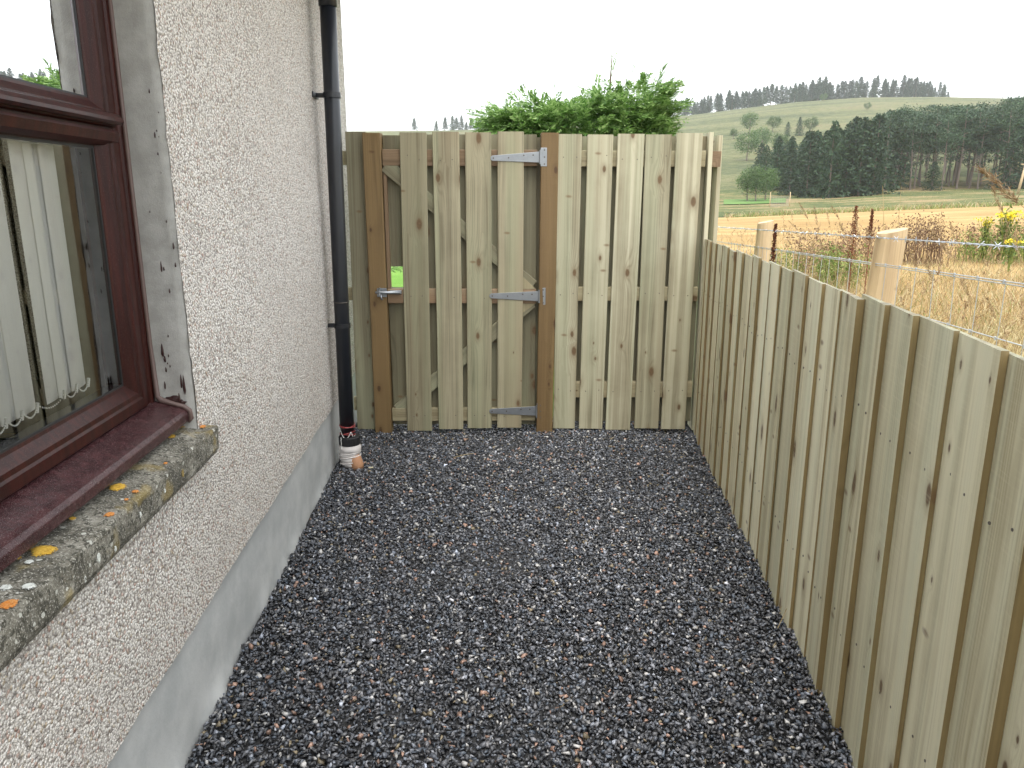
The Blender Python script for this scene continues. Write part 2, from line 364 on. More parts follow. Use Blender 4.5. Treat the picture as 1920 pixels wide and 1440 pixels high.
def mat_leaf(name, c0, c1, c2, trans=0.3, rough=0.55, sc=3.0):
    t = NT(name); P = t.geo(); n = t.noise(P, sc, 3, 0.6); rnd = t.rand()
    isl = t.n('NewGeometry', None, None).outputs['Random Per Island']
    col = t.ramp(t.math('ADD', t.math('MULTIPLY', isl, 0.6), t.math('MULTIPLY', n, 0.4)), [(0.2, c0), (0.5, c1), (0.8, c2)])
    v = t.math('MULTIPLY_ADD', rnd, 0.4, 0.8); col = t.mix(1.0, col, t.n('CombineColor', {0: v, 1: v, 2: v}), 'MULTIPLY')
    b = t.n('BsdfPrincipled', {'Base Color': col, 'Roughness': rough, 'Specular IOR Level': 0.3}); tr = t.n('BsdfTranslucent', {'Color': col})
    m = t.n('MixShader', {0: trans, 1: b, 2: tr}); t.t.links.new(m, t.out.inputs['Surface']); return t.m
M['leyland'] = mat_leaf('cypress_leaf', (0.07, 0.16, 0.035), (0.19, 0.34, 0.08), (0.40, 0.55, 0.22), 0.38)
M['pine'] = mat_leaf('pine_needles', (0.026, 0.052, 0.026), (0.045, 0.085, 0.042), (0.075, 0.125, 0.065), 0.15, sc=0.6)
M['spruce'] = mat_leaf('spruce_needles', (0.018, 0.042, 0.020), (0.032, 0.066, 0.032), (0.055, 0.10, 0.045), 0.15, sc=0.6)
M['broad'] = mat_leaf('broad_leaf', (0.045, 0.085, 0.025), (0.08, 0.14, 0.045), (0.13, 0.20, 0.075), 0.3, sc=0.8)
M['drygrass'] = mat_leaf('dry_grass', (0.20, 0.125, 0.05), (0.42, 0.31, 0.15), (0.68, 0.59, 0.37), 0.18, 0.6, 5.0)
M['seed'] = mat_leaf('grass_seed_head', (0.19, 0.12, 0.065), (0.30, 0.205, 0.115), (0.44, 0.33, 0.20), 0.2, 0.7, 6.0)
M['greengrass'] = mat_leaf('green_grass_blade', (0.09, 0.14, 0.03), (0.16, 0.22, 0.05), (0.30, 0.33, 0.10), 0.3, 0.6, 2.0)
M['weed'] = mat_leaf('brown_weed', (0.10, 0.055, 0.035), (0.18, 0.105, 0.065), (0.30, 0.20, 0.12), 0.15, 0.8, 4.0)
M['rust'] = mat_leaf('rust_dock_seed', (0.085, 0.028, 0.014), (0.15, 0.05, 0.026), (0.22, 0.085, 0.04), 0.1, 0.8, 8.0)
M['yellow'] = mat_leaf('ragwort_flower', (0.55, 0.42, 0.02), (0.75, 0.62, 0.04), (0.82, 0.74, 0.10), 0.2, 0.6, 6.0)
M['bark'] = plain('pine_bark', (0.19, 0.15, 0.125), 0.9, 0.35, 4.0, 0.5)
M['stemwood'] = plain('shrub_wood', (0.12, 0.075, 0.045), 0.9, 0.3, 30.0, 0.5)

def mat_ground(name, stops, sc, stretch=(1, 1, 1), fine=12.0, mixf=0.45, bump=0.6, bd=0.05, rough=0.95):
    t = NT(name); P = t.geo(); Ps = t.vmath('MULTIPLY', P, stretch)
    n1 = t.noise(Ps, sc, 5, 0.6); n2 = t.noise(P, fine, 5, 0.75)
    f = t.math('ADD', t.math('MULTIPLY', n1, 1 - mixf), t.math('MULTIPLY', n2, mixf))
    return t.bsdf(t.ramp(f, stops), rough, t.bump(n2, bump, bd), Specular_IOR_Level=0.2)
M['verge'] = mat_ground('rough_verge', [(0.3, (0.10, 0.12, 0.04)), (0.48, (0.30, 0.24, 0.10)), (0.65, (0.48, 0.37, 0.17))], 0.8, fine=14.0)
M['stubble'] = mat_ground('barley_stubble', [(0.38, (0.235, 0.145, 0.052)), (0.5, (0.335, 0.22, 0.088)), (0.6, (0.42, 0.30, 0.135))], 0.25, (0.35, 1.4, 1), 7.0, 0.4)
M['bank'] = mat_ground('rough_bank', [(0.40, (0.055, 0.075, 0.026)), (0.47, (0.095, 0.115, 0.04)), (0.52, (0.16, 0.15, 0.06)), (0.57, (0.27, 0.20, 0.105))], 0.16, (0.5, 1.3, 1), 1.2, 0.35, 0.8, 0.4)
M['hill'] = mat_ground('hill_pasture', [(0.38, (0.05, 0.066, 0.03)), (0.46, (0.088, 0.10, 0.043)), (0.52, (0.125, 0.132, 0.058)), (0.57, (0.165, 0.155, 0.075)), (0.63, (0.125, 0.09, 0.06))], 0.035, (0.5, 1.6, 1), 0.45, 0.5, 0.8, 1.2)
M['far_lawn'] = mat_ground('far_lawn', [(0.35, (0.08, 0.15, 0.04)), (0.65, (0.13, 0.22, 0.06))], 0.3, fine=2.0)
M['lawn'] = mat_ground('lawn_grass', [(0.3, (0.07, 0.16, 0.02)), (0.5, (0.11, 0.235, 0.032)), (0.7, (0.18, 0.30, 0.06))], 1.2, fine=40.0, bd=0.02)

# =================================================================== terrain (sheets out to the skyline)
def terr(Xr, Y):
    """height at forward distance Y along the bearing Xr = X/Y"""
    px = 960 + 1400 * Xr
    ye = np.interp(px, [900, 1360, 1612, 1920, 2400], [412, 407, 395, 382, 374])
    yf = np.interp(px, [900, 1380, 1531, 1623, 1772, 1920, 2400], [372, 367, 364, 355, 354, 350, 344])
    yh = np.interp(px, [-1500, 300, 650, 850, 1000, 1260, 1360, 1450, 1560, 1700, 1830, 1980, 2200, 3500], [262, 256, 250, 248, 243, 222, 208, 197, 189, 188, 191, 200, 214, 240])
    ze, zf, zh = zpix_(ye, 70.), zpix_(yf, 112.), zpix_(yh, 460.)
    Yk = [18., 70., 112., 160., 230., 320., 400., 460., 560., 800., 2500.]
    Zk = [0., ze, zf, zf + (zh-zf)*.10, zf + (zh-zf)*.32, zf + (zh-zf)*.66, zf + (zh-zf)*.90, zh, zh*.93, zh*.5, 0.]
    if Y <= 18: return 0.0
    for i in range(len(Yk)-1):
        if Y <= Yk[i+1]:
            f = (Y - Yk[i]) / (Yk[i+1] - Yk[i]); return Zk[i] * (1-f) + Zk[i+1] * f
    return 0.0
def zpix_(y, Y): return CAM_H + Y * np.tan(np.arctan((720 - y) / FPX) - PITCH)
def tz(X, Y): return float(terr(X / max(Y, 12.0), Y))

COLS = np.concatenate([np.linspace(-2.4, -0.2, 14), np.linspace(-0.15, 0.95, 56), np.linspace(1.0, 2.6, 16)])
def band(name, Ys, mat, jit=0.0):
    V = []; n = len(COLS)
    for Y in Ys:
        for r_ in COLS:
            X = r_ * max(Y, 12.0)
            V.append((X, Y, float(terr(r_, Y)) - 0.03))
    F = [(j*n+i, j*n+i+1, (j+1)*n+i+1, (j+1)*n+i) for j in range(len(Ys)-1) for i in range(n-1)]
    o = mesh_obj(name, np_mesh(name, V, F), mat, smooth=True); return tag(o, kind='structure')
band('ground', [-60, -30, -12, -4, 0, 3, 6, 9], M['verge'])
band('stubble_field', [9, 12, 18, 25, 35, 45, 55, 63, 70], M['stubble'])
band('grass_bank', [70, 78, 86, 95, 104, 112, 122], M['bank'])
band('hillside', [122, 135, 150, 160, 180, 205, 230, 260, 290, 320, 350, 375, 400, 420, 440, 460, 500, 560, 700, 800, 1200, 2500], M['hill'])
o = MB().add([(-8, 5.05, -0.012), (3.2, 5.05, -0.012), (4.5, 26, -0.012), (-12, 26, -0.012)], [(0, 1, 2, 3)]).obj('lawn', M['lawn']); tag(o, kind='structure')

# =================================================================== house
HX, HR = -0.8004, R(2.864)                         # foot of the wall line at Y=0 and its bearing
HM = Matrix.Translation((HX, 0, 0)) @ Matrix.Rotation(HR, 4, 'Z')
house = empty('house', (HX, 0, 0), HR)
tag(house, 'pebble dashed house wall with grey plinth and dark brown window', 'house')
W0, W1, WZ0, WZ1, SEND = 0.275, 2.10, 0.84, 2.25, 5.125
def vnoise(a, b, seed):
    rs = np.random.default_rng(seed); g = rs.random((64, 64)); a = np.asarray(a) % 64; b = np.asarray(b) % 64
    i = np.floor(a).astype(int); j = np.floor(b).astype(int); u = a - i; v = b - j; u = u*u*(3-2*u); v = v*v*(3-2*v)
    i2 = (i+1) % 64; j2 = (j+1) % 64; i %= 64; j %= 64
    return (g[i, j]*(1-u)*(1-v) + g[i2, j]*u*(1-v) + g[i, j2]*(1-u)*v + g[i2, j2]*u*v) - 0.5
def wall_face():
    d = 0.0125
    ss = np.concatenate([np.linspace(-2.5, 0.275, 50)[:-1], np.arange(0.275, 5.1251, 0.025)])
    zs = np.concatenate([[0.325], np.arange(0.39, 2.2501, 0.025), [WZ0, 2.25], np.linspace(2.27, 2.80, 14)])
    zs = np.unique(np.round(zs, 4))
    A, B = np.meshgrid(ss, zs, indexing='ij')
    Bn = np.where(B < 0.43, 0.44, B); Nn = 0.010 + 0.006 * vnoise(A*3, Bn*3, 1) + 0.003 * vnoise(A*30, Bn*30, 2)
    A2 = A + np.where(np.abs(A-W1) < 0.002, 0.007*vnoise(B*45, A*0+3, 3) + 0.006*vnoise(B*11, A*0+5, 4), 0)
    low = B < 0.33
    B2 = np.where(low, 0.350 - 0.0105*(5-A)*0.9 + 0.006*vnoise(A*40, B*0+1, 5) + 0.008*vnoise(A*5, B*0+1, 15), B); B2 = np.where(low, np.minimum(B2, 0.358), B2)
    V = np.stack([Nn, A2, B2], -1).reshape(-1, 3); n = len(zs); F = []
    for i in range(len(ss)-1):
        for j in range(n-1):
            if zs[j+1] < 0.376 and zs[j] > 0.33: pass
            ms, mz = (ss[i]+ss[i+1])/2, (zs[j]+zs[j+1])/2
            if W0 < ms < W1 and WZ0 < mz < WZ1: continue
            F.append((i*n+j, (i+1)*n+j, (i+1)*n+j+1, i*n+j+1))
    # lip under the render and return at the reveal edge
    V = list(map(tuple, V)); 
    for i in range(len(ss)-1):
        a, b = i*n, (i+1)*n; k = len(V)
        V += [(-0.012, V[a][1], V[a][2]), (-0.012, V[b][1], V[b][2]), V[a], V[b]]; F.append((k+2, k, k+1, k+3))
    return np_mesh('wall', np.array(V), np.array(F))
mesh_obj('wall', wall_face(), M['roughcast'], house, smooth=True)
m = MB().box(-6.5, 0.0105, SEND - 0.28, SEND - 0.003, 0.345, 2.8); m.obj('end_wall', M['roughcast'], house)
m = MB().box(-6.5, 0.008, -2.78, -2.5, -0.1, 2.8).box(-6.8, -6.5, -2.78, SEND - 0.003, -0.1, 2.8); m.obj('far_wall', M['roughcast'], house)
# masonry body behind the render, leaving the window opening
b_ = MB(); b_.box(-0.30, -0.02, -2.5, W0 - .02, -0.1, 2.8).box(-0.30, -0.02, W1 + .02, SEND - 0.3, -0.1, 2.8).box(-0.30, -0.02, W0 - .02, W1 + .02, -0.1, 0.76).box(-0.30, -0.02, W0 - .02, W1 + .02, WZ1 + .02, 2.8)
b_.obj('masonry', M['interior'], house)
b_ = MB().box(-6.4, -0.31, -2.4, SEND - 0.32, -0.05, 0.0).box(-6.4, -0.31, -2.4, SEND - 0.32, 2.5, 2.55).box(-4.6, -4.5, -2.4, SEND - .32, 0.0, 2.5)
b_.obj('room', M['interior'], house)
# plinth: smooth cement with an uneven trowelled foot
def plinth_mesh():
    ss = np.arange(-2.5, SEND - 0.0001, 0.025); ss = np.append(ss, SEND - 0.012); zs = np.array([-0.08, 0.0, 0.02, 0.04, 0.07, 0.12, 0.18, 0.25, 0.32, 0.37])
    A, B = np.meshgrid(ss, zs, indexing='ij')
    foot = np.clip(1 - B/0.06, 0, 1) * (0.006 + 0.030*np.clip(vnoise(A*6, B*0+2, 8) + vnoise(A*22, B*4, 9)*0.7, -0.15, 1))
    Nn = -0.003 + 0.006*vnoise(A*2.5, B*5, 6) + 0.0015*vnoise(A*14, B*20, 7) + foot
    V = np.stack([Nn, A, B], -1).reshape(-1, 3); n = len(zs)
    F = [(i*n+j, (i+1)*n+j, (i+1)*n+j+1, i*n+j+1) for i in range(len(ss)-1) for j in range(n-1)]
    return np_mesh('plinth', V, np.array(F))
mesh_obj('plinth', plinth_mesh(), M['plinth'], house, smooth=True)
MB().box(-6.5, -0.006, SEND - 0.20, SEND - 0.012, -0.08, 0.345).obj('plinth_end', M['plinth'], house)
# reveals
def reveal(name, a0, a1, z0, z1, axis, sg=1):
    V = []; F = []; n1, n2 = 9, 60
    for i in range(n1):
        nn = 0.006 - 0.176 * max(i-1, 0) / (n1-2)
        for j in range(n2):
            q = j/(n2-1)
            if axis == 's':
                V.append((nn, a0 + (0.004*vnoise(q*20, i*1.3, 12) + 0.003*vnoise(q*70, i*2.1, 13)) + (sg*0.016 if i == 0 else 0), z0 + (z1-z0)*q))
            else: V.append((nn, a0 + (a1-a0)*q, z0))
    for i in range(n1-1):
        for j in range(n2-1): F.append((i*n2+j, i*n2+j+1, (i+1)*n2+j+1, (i+1)*n2+j))
    mesh_obj(name, np_mesh(name, V, F), M['reveal'], house)
reveal('window_reveal', W1 - 0.001, 0, 0.83, WZ1, 's'); reveal('window_reveal', W0, 0, 0.83, WZ1, 's', -1); reveal('window_head', W0, W1, WZ1, 0, 'z')
# roof and eaves
m = MB().prism([(0.34, 2.82), (0.36, 2.90), (-3.3, 4.15), (-6.96, 2.90), (-6.94, 2.82), (-3.3, 4.04)], -2.9, SEND + 0.15, 'y'); m.obj('roof', M['slate'], house)
MB().box(0.011, 0.30, -2.9, SEND + 0.15, 2.78, 2.81).box(0.30, 0.325, -2.9, SEND + 0.15, 2.70, 2.86).obj('eaves_board', M['frame'], house)
gt = MB().tube([(0.385, -2.9, 2.80), (0.385, SEND + .15, 2.80)], 0.055, 12); gt.obj('gutter', M['pipe'], house, smooth=True)
MB().prism([(0.0, 2.8), (-6.8, 2.8), (-3.3, 4.03)], SEND - .25, SEND - .01, 'y').obj('gable', M['roughcast'], house)

# stone sill with lichens
def sill_mesh():
    ss = np.arange(0.10, 2.1501, 0.0125)
    prof = [(-0.16, 0.70), (-0.16, 0.862), (-0.10, 0.860), (-0.05, 0.853), (0.0, 0.846), (0.030, 0.841), (0.044, 0.838), (0.0475, 0.832), (0.047, 0.80), (0.046, 0.775), (0.038, 0.757), (0.0, 0.752), (-0.02, 0.70)]
    V = []; n = len(prof)
    for s_ in ss:
        for k, (a, b) in enumerate(prof):
            w_ = 0.004 * float(vnoise(s_*25, k*0.9, 21)) + 0.005 * float(vnoise(s_*70, k*2.3, 22)); w2 = 0.006 * float(vnoise(s_*9, k*0.5, 23))
            V.append((a + (w_ + w2 if a > -.03 else 0), s_, b + w_*0.5 + (w2*.6 if a > .02 else 0)))
    F = [(i*n+k, (i+1)*n+k, (i+1)*n+(k+1) % n, i*n+(k+1) % n) for i in range(len(ss)-1) for k in range(n)]
    me = bpy.data.meshes.new('sill'); me.from_pydata(V, [], F + [tuple(range(n)), tuple(range((len(ss)-1)*n, len(ss)*n))[::-1]]); me.update()
    return me
sill = mesh_obj('stone_sill', sill_mesh(), M['stone'], house)
sill['label'] = 'weathered stone window sill blotched with yellow and orange lichen'
def lichen(n0, s0, rx, ry, kind, face='top', seed=0):
    rs = random.Random(seed); V = [(0, 0, 0.0012)]; F = []; K = 22
    for ring, rr in ((1, .55), (2, 1.0)):
        for k in range(K):
            a = 2*math.pi*k/K; q = rr * 1.15 * (1 + (rs.uniform(-.16, .16) if ring == 2 else rs.uniform(-.1, .1)))
            V.append((rx*q*math.cos(a), ry*q*math.sin(a), (0.0022 if ring == 1 else 0.0) + rs.uniform(0, .0006)))
    for k in range(K):
        k2 = (k+1) % K; F += [(0, 1+k, 1+k2), (1+k, 1+K+k, 1+K+k2, 1+k2)]
    if face == 'top':
        zt = np.interp(n0, [-0.10, -0.05, 0.0, 0.03, 0.041], [0.860, 0.853, 0.846, 0.841, 0.837]) + 0.0015
        P_ = [(n0 + a, s0 + b, zt + c - a*0.13) for a, b, c in V]
    else: P_ = [(0.0475 + c, s0 + b, n0 + a) for a, b, c in V]
    me = bpy.data.meshes.new('lichen'); me.from_pydata(P_, [], F); me.update()
    ca_ = me.color_attributes.new('tint', 'FLOAT_COLOR', 'POINT')
    for i_ in range(len(P_)): v_ = 1.0 if i_ == 0 else (.75 if i_ <= K else 0.0); ca_.data[i_].color = (v_, v_, v_, 1)
    mesh_obj('lichen', me, M['lichen_' + kind], sill)
def sillpt(x, y, zz=0.845):
    """where a pixel meets the sill top, in house coordinates"""
    u = (x-960)/FPX; v = (y-720)/FPX; d = Vector((u, _c - v*_s, -_s - v*_c)); t_ = (zz - CAM_H)/d.z
    return HM.inverted() @ (Vector((0, 0, CAM_H)) + d*t_)
for i, (x, y, rx, ry, k) in enumerate([(345, 802, .014, .022, 'y'), (380, 800, .008, .014, 'o'), (321, 823, .011, .016, 'y'), (221, 917, .017, .020, 'y'), (261, 920, .007, .009, 'o'), (213, 963, .010, .012, 'o'), (82, 1036, .022, .021, 'y'), (28, 1055, .011, .012, 'y'), (44, 1130, .013, .016, 'o'), (58, 1097, .011, .011, 'w'), (55, 1058, .007, .008, 'w'), (10, 1105, .009, .010, 'w'), (310, 868, .005, .008, 'o'), (137, 978, .007, .008, 'y'), (250, 935, .005, .006, 'o')]):
    p = sillpt(x, y); lichen(min(p.x, 0.030), p.y, rx, ry, k, seed=i)
for i, (s_, z_, rx, ry, k) in enumerate([(1.86, .80, .012, .007, 'b'), (1.74, .80, .006, .005, 'w'), (1.40, .795, .012, .007, 'w'), (1.34, .78, .009, .004, 'w'), (1.60, .80, .007, .004, 'w'), (1.47, .78, .007, .004, 'w')]):
    lichen(z_, s_, rx, ry, k, 'front', 50+i)
# paint splashes on the reveal
def splash_pts():
    out = []
    # (depth fraction from wall face 0..1 towards the frame, z, half-width, half-height)
    for f, z, a, b in [(.30, 1.752, .0022, .006), (.22, 1.655, .002, .003), (.28, 1.645, .0025, .008), (.25, 1.598, .0022, .004), (.22, 1.55, .0014, .0016), (.62, 1.45, .002, .003), (.22, 1.425, .002, .004), (.48, 1.305, .003, .016), (.42, 1.30, .0025, .006), (.33, 1.24, .0025, .007), (.50, 1.115, .002, .004), (.55, 1.06, .002, .0045), (.54, 1.03, .0022, .004), (.28, .985, .004, .020), (.21, .975, .0045, .027), (.38, .935, .004, .018), (.70, 1.075, .005, .02), (.66, 1.05, .004, .01), (.66, 1.02, .003, .008), (.10, 1.36, .003, .010), (.10, 1.31, .0025, .007), (.55, .932, .020, .0135), (.32, .926, .012, .0065), (.74, .975, .003, .012), (.6, 1.038, .002, .003), (.12, 1.70, .0015, .002), (.18, 1.64, .001, .0015)]:
        out.append((0.006 - f*0.1, z, a, b))
    return out
sp = MB()
for i, (nn, z, a, b) in enumerate(splash_pts()):
    rs = random.Random(i); K = 12; big = a > .01
    ring = []
    for k in range(K):
        an = 2*math.pi*k/K; q = 1 + rs.uniform(-.25, .25) * (1.3 if big else .6)
        w_ = a*q*math.cos(an); h_ = b*q*math.sin(an)
        if not big: w_ *= (0.75 - 0.35*math.sin(an))
        ring.append((nn + w_, W1 - 0.0035 + (0.001 if big else 0), z + h_))
    sp.add(ring + [(nn, W1 - 0.0065, z)], [(k, (k+1) % K, K) for k in range(K)])
tag(sp.obj('paint_splash', M['paint'], house), kind='stuff')

# window: outer frame, two sashes, panes
def ring_mesh(s0, s1, z0, z1, prof, sc=(1, 1, 1, 1)):
    """mitred frame; prof = [(inset, n)]; sc = inset scale for low-s, high-s, bottom, top"""
    V = []; F = []
    for ins, nn in prof:
        V += [(nn, s0 + ins*sc[0], z0 + ins*sc[2]), (nn, s1 - ins*sc[1], z0 + ins*sc[2]), (nn, s1 - ins*sc[1], z1 - ins*sc[3]), (nn, s0 + ins*sc[0], z1 - ins*sc[3])]
    for i in range(len(prof)-1):
        for k in range(4): F.append((i*4+k, i*4+(k+1) % 4, (i+1)*4+(k+1) % 4, (i+1)*4+k))
    me = bpy.data.meshes.new('frame'); me.from_pydata(V, [], F); me.update()
    bm = bmesh.new(); bm.from_mesh(me); bmesh.ops.recalc_face_normals(bm, faces=bm.faces); bm.to_mesh(me); bm.free()
    return me
FP = [(0, -.17), (0, -.102), (.004, -.098), (.020, -.098), (.026, -.103), (.040, -.104), (.046, -.099), (.062, -.099), (.068, -.106), (.070, -.135), (.070, -.17)]
win = mesh_obj('window', ring_mesh(W0 + .004, W1 - .004, .922, WZ1 - .004, FP, (1, 1, .35, 1)), M['frame'], house)
win['label'] = 'dark reddish brown window with moulded frame'
SP = [(0, -.16), (0, -.094), (.004, -.089), (.030, -.089), (.036, -.093), (.048, -.094), (.056, -.101), (.070, -.112), (.078, -.114), (.078, -.16)]
zb = 1.652
lo = mesh_obj('lower_sash', ring_mesh(W0 + .070, W1 - .068, .936, zb - .004, SP, (1, 1, .95, .5)), M['frame'], win)
up = mesh_obj('upper_sash', ring_mesh(W0 + .070, W1 - .068, zb + .004, WZ1 - .07, SP, (1, 1, .8, 1)), M['frame'], win)
MB().box(-.165, -.100, W0 + .06, W1 - .06, zb - .012, zb + .012).obj('transom', M['frame'], win)
MB().prism([(-.095, zb + .012), (-.074, zb + .010), (-.067, zb + .016), (-.068, zb + .024), (-.078, zb + .034), (-.095, zb + .040)], W0 + .074, W1 - .072, 'y').obj('drip_rail', M['frame'], win)
MB().prism([(-.100, zb - .040), (-.086, zb - .030), (-.080, zb - .010), (-.084, zb - .004), (-.100, zb - .004)], W0 + .074, W1 - .072, 'y').obj('drip_rail', M['frame'], win)
for z0, z1, nm in ((1.006, 1.612, 'pane'), (1.714, 2.106, 'pane')):
    MB().add([(-.118, W0 + .14, z0), (-.118, W1 - .14, z0), (-.118, W1 - .14, z1), (-.118, W0 + .14, z1)], [(0, 1, 2, 3)]).obj(nm, M['glass'], win)
    mesh_obj('gasket', ring_mesh(W0 + .140, W1 - .1385, z0 - .003, z1 + .003, [(0, -.1145), (.012, -.1155), (.012, -.15)]), M['gasket'], win)
# sub sill board with nosing, sealant
m = MB().prism([(-.165, .885), (-.165, .935), (-.10, .932), (-.030, .912), (-.016, .906), (-.008, .896), (-.010, .872), (-.020, .866), (-.030, .870), (-.10, .878)], W0 + .006, W1 - .006, 'y')
m.obj('sill_board', M['sillboard'], win, smooth=False, bevel=0.002)
m = MB().tube([(-.095, W1 - .007, 2.2), (-.095, W1 - .006, 1.6), (-.094, W1 - .007, 1.1), (-.090, W1 - .009, .945), (-.080, W1 - .010, .934), (-.045, W1 - .009, .922), (-.020, W1 - .007, .914), (-.006, W1 - .006, .902), (-.004, W1 - .005, .880), (-.012, W1 - .004, .868)], [.006, .006, .006, .008, .009, .007, .007, .007, .007, .005], 8)
m.obj('sealant', M['sealant'], win, smooth=True)

# vertical blind inside
blind = empty('vertical_blind', (HX, 0, 0), HR); tag(blind, 'pale fabric vertical blind with bead chain hanging behind the window glass', 'blind')
BN = -0.185; sl_s = np.arange(0.40, 1.86, 0.058); bott = []
for i, s_ in enumerate(sl_s[::-1]):
    sc_ = 1.868 - 0.058 * i - (0.058 if i >= 3 else 0)
    a = -R(random.uniform(4, 10)); n_ = 7; V = []; F = []
    for k in range(n_):
        q = (k/(n_-1) - .5) * 0.089; bow = 0.004 * math.cos(q/0.089*math.pi)
        for z in (1.028, 2.20): V.append((BN + q*math.sin(a) + bow, sc_ + q*math.cos(a), z))
    F = [(2*k, 2*k+2, 2*k+3, 2*k+1) for k in range(n_-1)]
    me = bpy.data.meshes.new('slat'); me.from_pydata(V, [], F); me.update()
    mesh_obj('slat', me, M['fabric'], blind, smooth=True); bott.append((sc_, a))
MB().box(BN - .02, BN + .02, .35, 2.0, 2.20, 2.235).obj('head_rail', M['whitechain'], blind)
for i in range(len(bott)-1):
    s1_, s0_ = bott[i][0], bott[i+1][0]; ch = MB()
    for k in range(15):
        q = k/14; p = (BN + .026, s1_ + (s0_-s1_)*q, 1.046 - 0.019*4*q*(1-q))
        ch.tube([(p[0], p[1], p[2] - .0022), p, (p[0], p[1], p[2] + .0022)], [.0008, .0023, .0008], 5)
    ch.tube([(BN + .022, s1_, 1.03), (BN + .026, s1_, 1.052)], .004, 5)
    ch.obj('bead_chain', M['whitechain'], blind)

# =================================================================== downpipe and drain
px_, py_ = -0.924, 4.12
dp = empty('downpipe', (px_, py_, 0)); tag(dp, 'black round plastic downpipe clipped to the corner of the house', 'downpipe')
lean = 0.018 / 2.2
def pp(z): return (lean * (z - .2), 0, z)
MB().tube([pp(.17), pp(1.0), pp(1.7), pp(2.40)], .0395, 28).obj('pipe', M['pipe'], dp, smooth=True)
MB().tube([pp(2.385), pp(2.388), pp(2.455), (lean*2.3 + .005, 0, 2.50), (lean*2.3 + .05, 0, 2.56), (lean*2.3 + .25, 0, 2.70), (lean*2.3 + .275, 0, 2.76)], [.041, .045, .045, .045, .044, .043, .043], 28).obj('offset_bend', M['pipe'], dp, smooth=True)
for z in (1.975, .80):
    x0 = pp(z)[0]; b = MB().tube([(x0, 0, z - .013), (x0, 0, z + .013)], .044, 28)
    br = b.obj('bracket', M['pipe'], dp)
    MB().box(x0 - .085, x0 - .035, -.006, .012, z - .011, z + .011).box(x0 - .092, x0 - .080, -.055, .060, z - .014, z + .014).obj('lug', M['pipe'], br, bevel=.002)
    MB().disc((x0 - .080, -.042, z), (1, 0, 0), .006, .006, 8).obj('screw', M['zinc'], br)
MB().tube([(pp(.93)[0] + .0415*math.cos(a), .0415*math.sin(a), .93 + .003*math.sin(a)) for a in np.linspace(0, 2*math.pi, 25)], .0020, 5).obj('wire_tie', M['nail'], dp)
for z0, am, ph in ((.238, .006, 0), (.232, -.007, 1), (.192, .010, 2.2), (.186, -.008, .6)):
    MB().tube([(pp(z0)[0] + (.0425 + .002*math.sin(3*a))*math.cos(a), (.0425 + .002*math.sin(3*a))*math.sin(a), z0 + am*math.sin(a + ph)) for a in np.linspace(0, 2*math.pi, 33)], .0017, 5).obj('red_wire', M['redwire'], dp)
ch = MB()
for k in range(34):
    a = -2.4 + k*.075; z = .225 - .045*abs(math.sin(k*.16)) - .001*k + (.02 if k > 26 else 0)
    ch.tube([(.044*math.cos(a), .044*math.sin(a), z - .003), (.046*math.cos(a + .03), .046*math.sin(a + .03), z), (.044*math.cos(a + .05), .044*math.sin(a + .05), z + .003)], [.001, .0026, .001], 5)
for k in range(9): ch.tube([(-.025 + .003*math.sin(k*2), -.053, .18 - .008*k), (-.024, -.0545, .176 - .008*k), (-.025, -.053, .172 - .008*k)], [.001, .0027, .001], 5)
ch.obj('bead_string', M['whitechain'], dp)
dr = empty('drain_collar', (px_ + .012, py_ - .005, 0)); tag(dr, 'white taped drain collar with black rubber cap at the foot of the downpipe', 'drain')
MB().tube([(0, 0, .128), (0, 0, .131), (0, 0, .172), (0, 0, .176)], [.058, .060, .060, .057], 28).obj('cap', M['cap'], dr, smooth=False)
zz = [.0, .012, .020, .026, .030, .036, .050, .054, .058, .070, .074, .078, .092, .097, .101, .118, .124, .130]
rr = [.050, .054, .056, .052, .051, .057, .058, .054, .053, .059, .060, .055, .056, .062, .063, .061, .056, .054]
tb = MB(); tb.tube([(.003*math.sin(z*60), 0, z) for z in zz], rr, 28); tb.obj('tape_wrap', M['tape'], dr, smooth=True)
for z in (.024, .056, .077, .099):
    MB().tube([(.0585*math.cos(a), .0585*math.sin(a), z + .010*math.cos(a + .6)) for a in np.linspace(0, 2*math.pi, 29)], .0035, 5).obj('tape_edge', M['tape'], dr)
MB().tube([(.012, -.010, .060), (.026, -.016, .040), (.038, -.022, .012), (.040, -.024, -.02)], [.040, .040, .038, .036], 18).obj('clay_spout', M['clay'], dr, smooth=True)

# =================================================================== timber
def board_mesh(w_, t_, L, seed, bev=0.003, warp=0.003, seg=5, taper=0.0):
    rs = random.Random(seed); V = []; F = []
    a, b = w_/2, t_/2
    cs = [(-a+bev, -b), (a-bev, -b), (a, -b+bev), (a, b-bev), (a-bev, b), (-a+bev, b), (-a, b-bev), (-a, -b+bev)]
    ph1, ph2 = rs.uniform(0, 6), rs.uniform(0, 6)
    for i in range(seg+1):
        q = i/seg; dx = warp*math.sin(q*3 + ph1); dy = warp*0.7*math.sin(q*2.4 + ph2); wv = 1 + taper*(q-.5) + rs.uniform(-.006, .006)
        tw = rs.uniform(-.0015, .0015)
        for x, y in cs:
            zz_ = q*L + (rs.uniform(-.0012, .0012) if 0 < i < seg else (x*rs.uniform(-.001, .001)))
            V.append((x*wv + dx, y + dy + tw*x/a, zz_))
    for i in range(seg):
        for k in range(8): F.append((i*8+k, i*8+(k+1) % 8, (i+1)*8+(k+1) % 8, (i+1)*8+k))
    F += [tuple(range(7, -1, -1)), tuple(seg*8+k for k in range(8))]
    me = bpy.data.meshes.new('board'); me.from_pydata(V, [], F); me.update(); return me
_bid = [100]
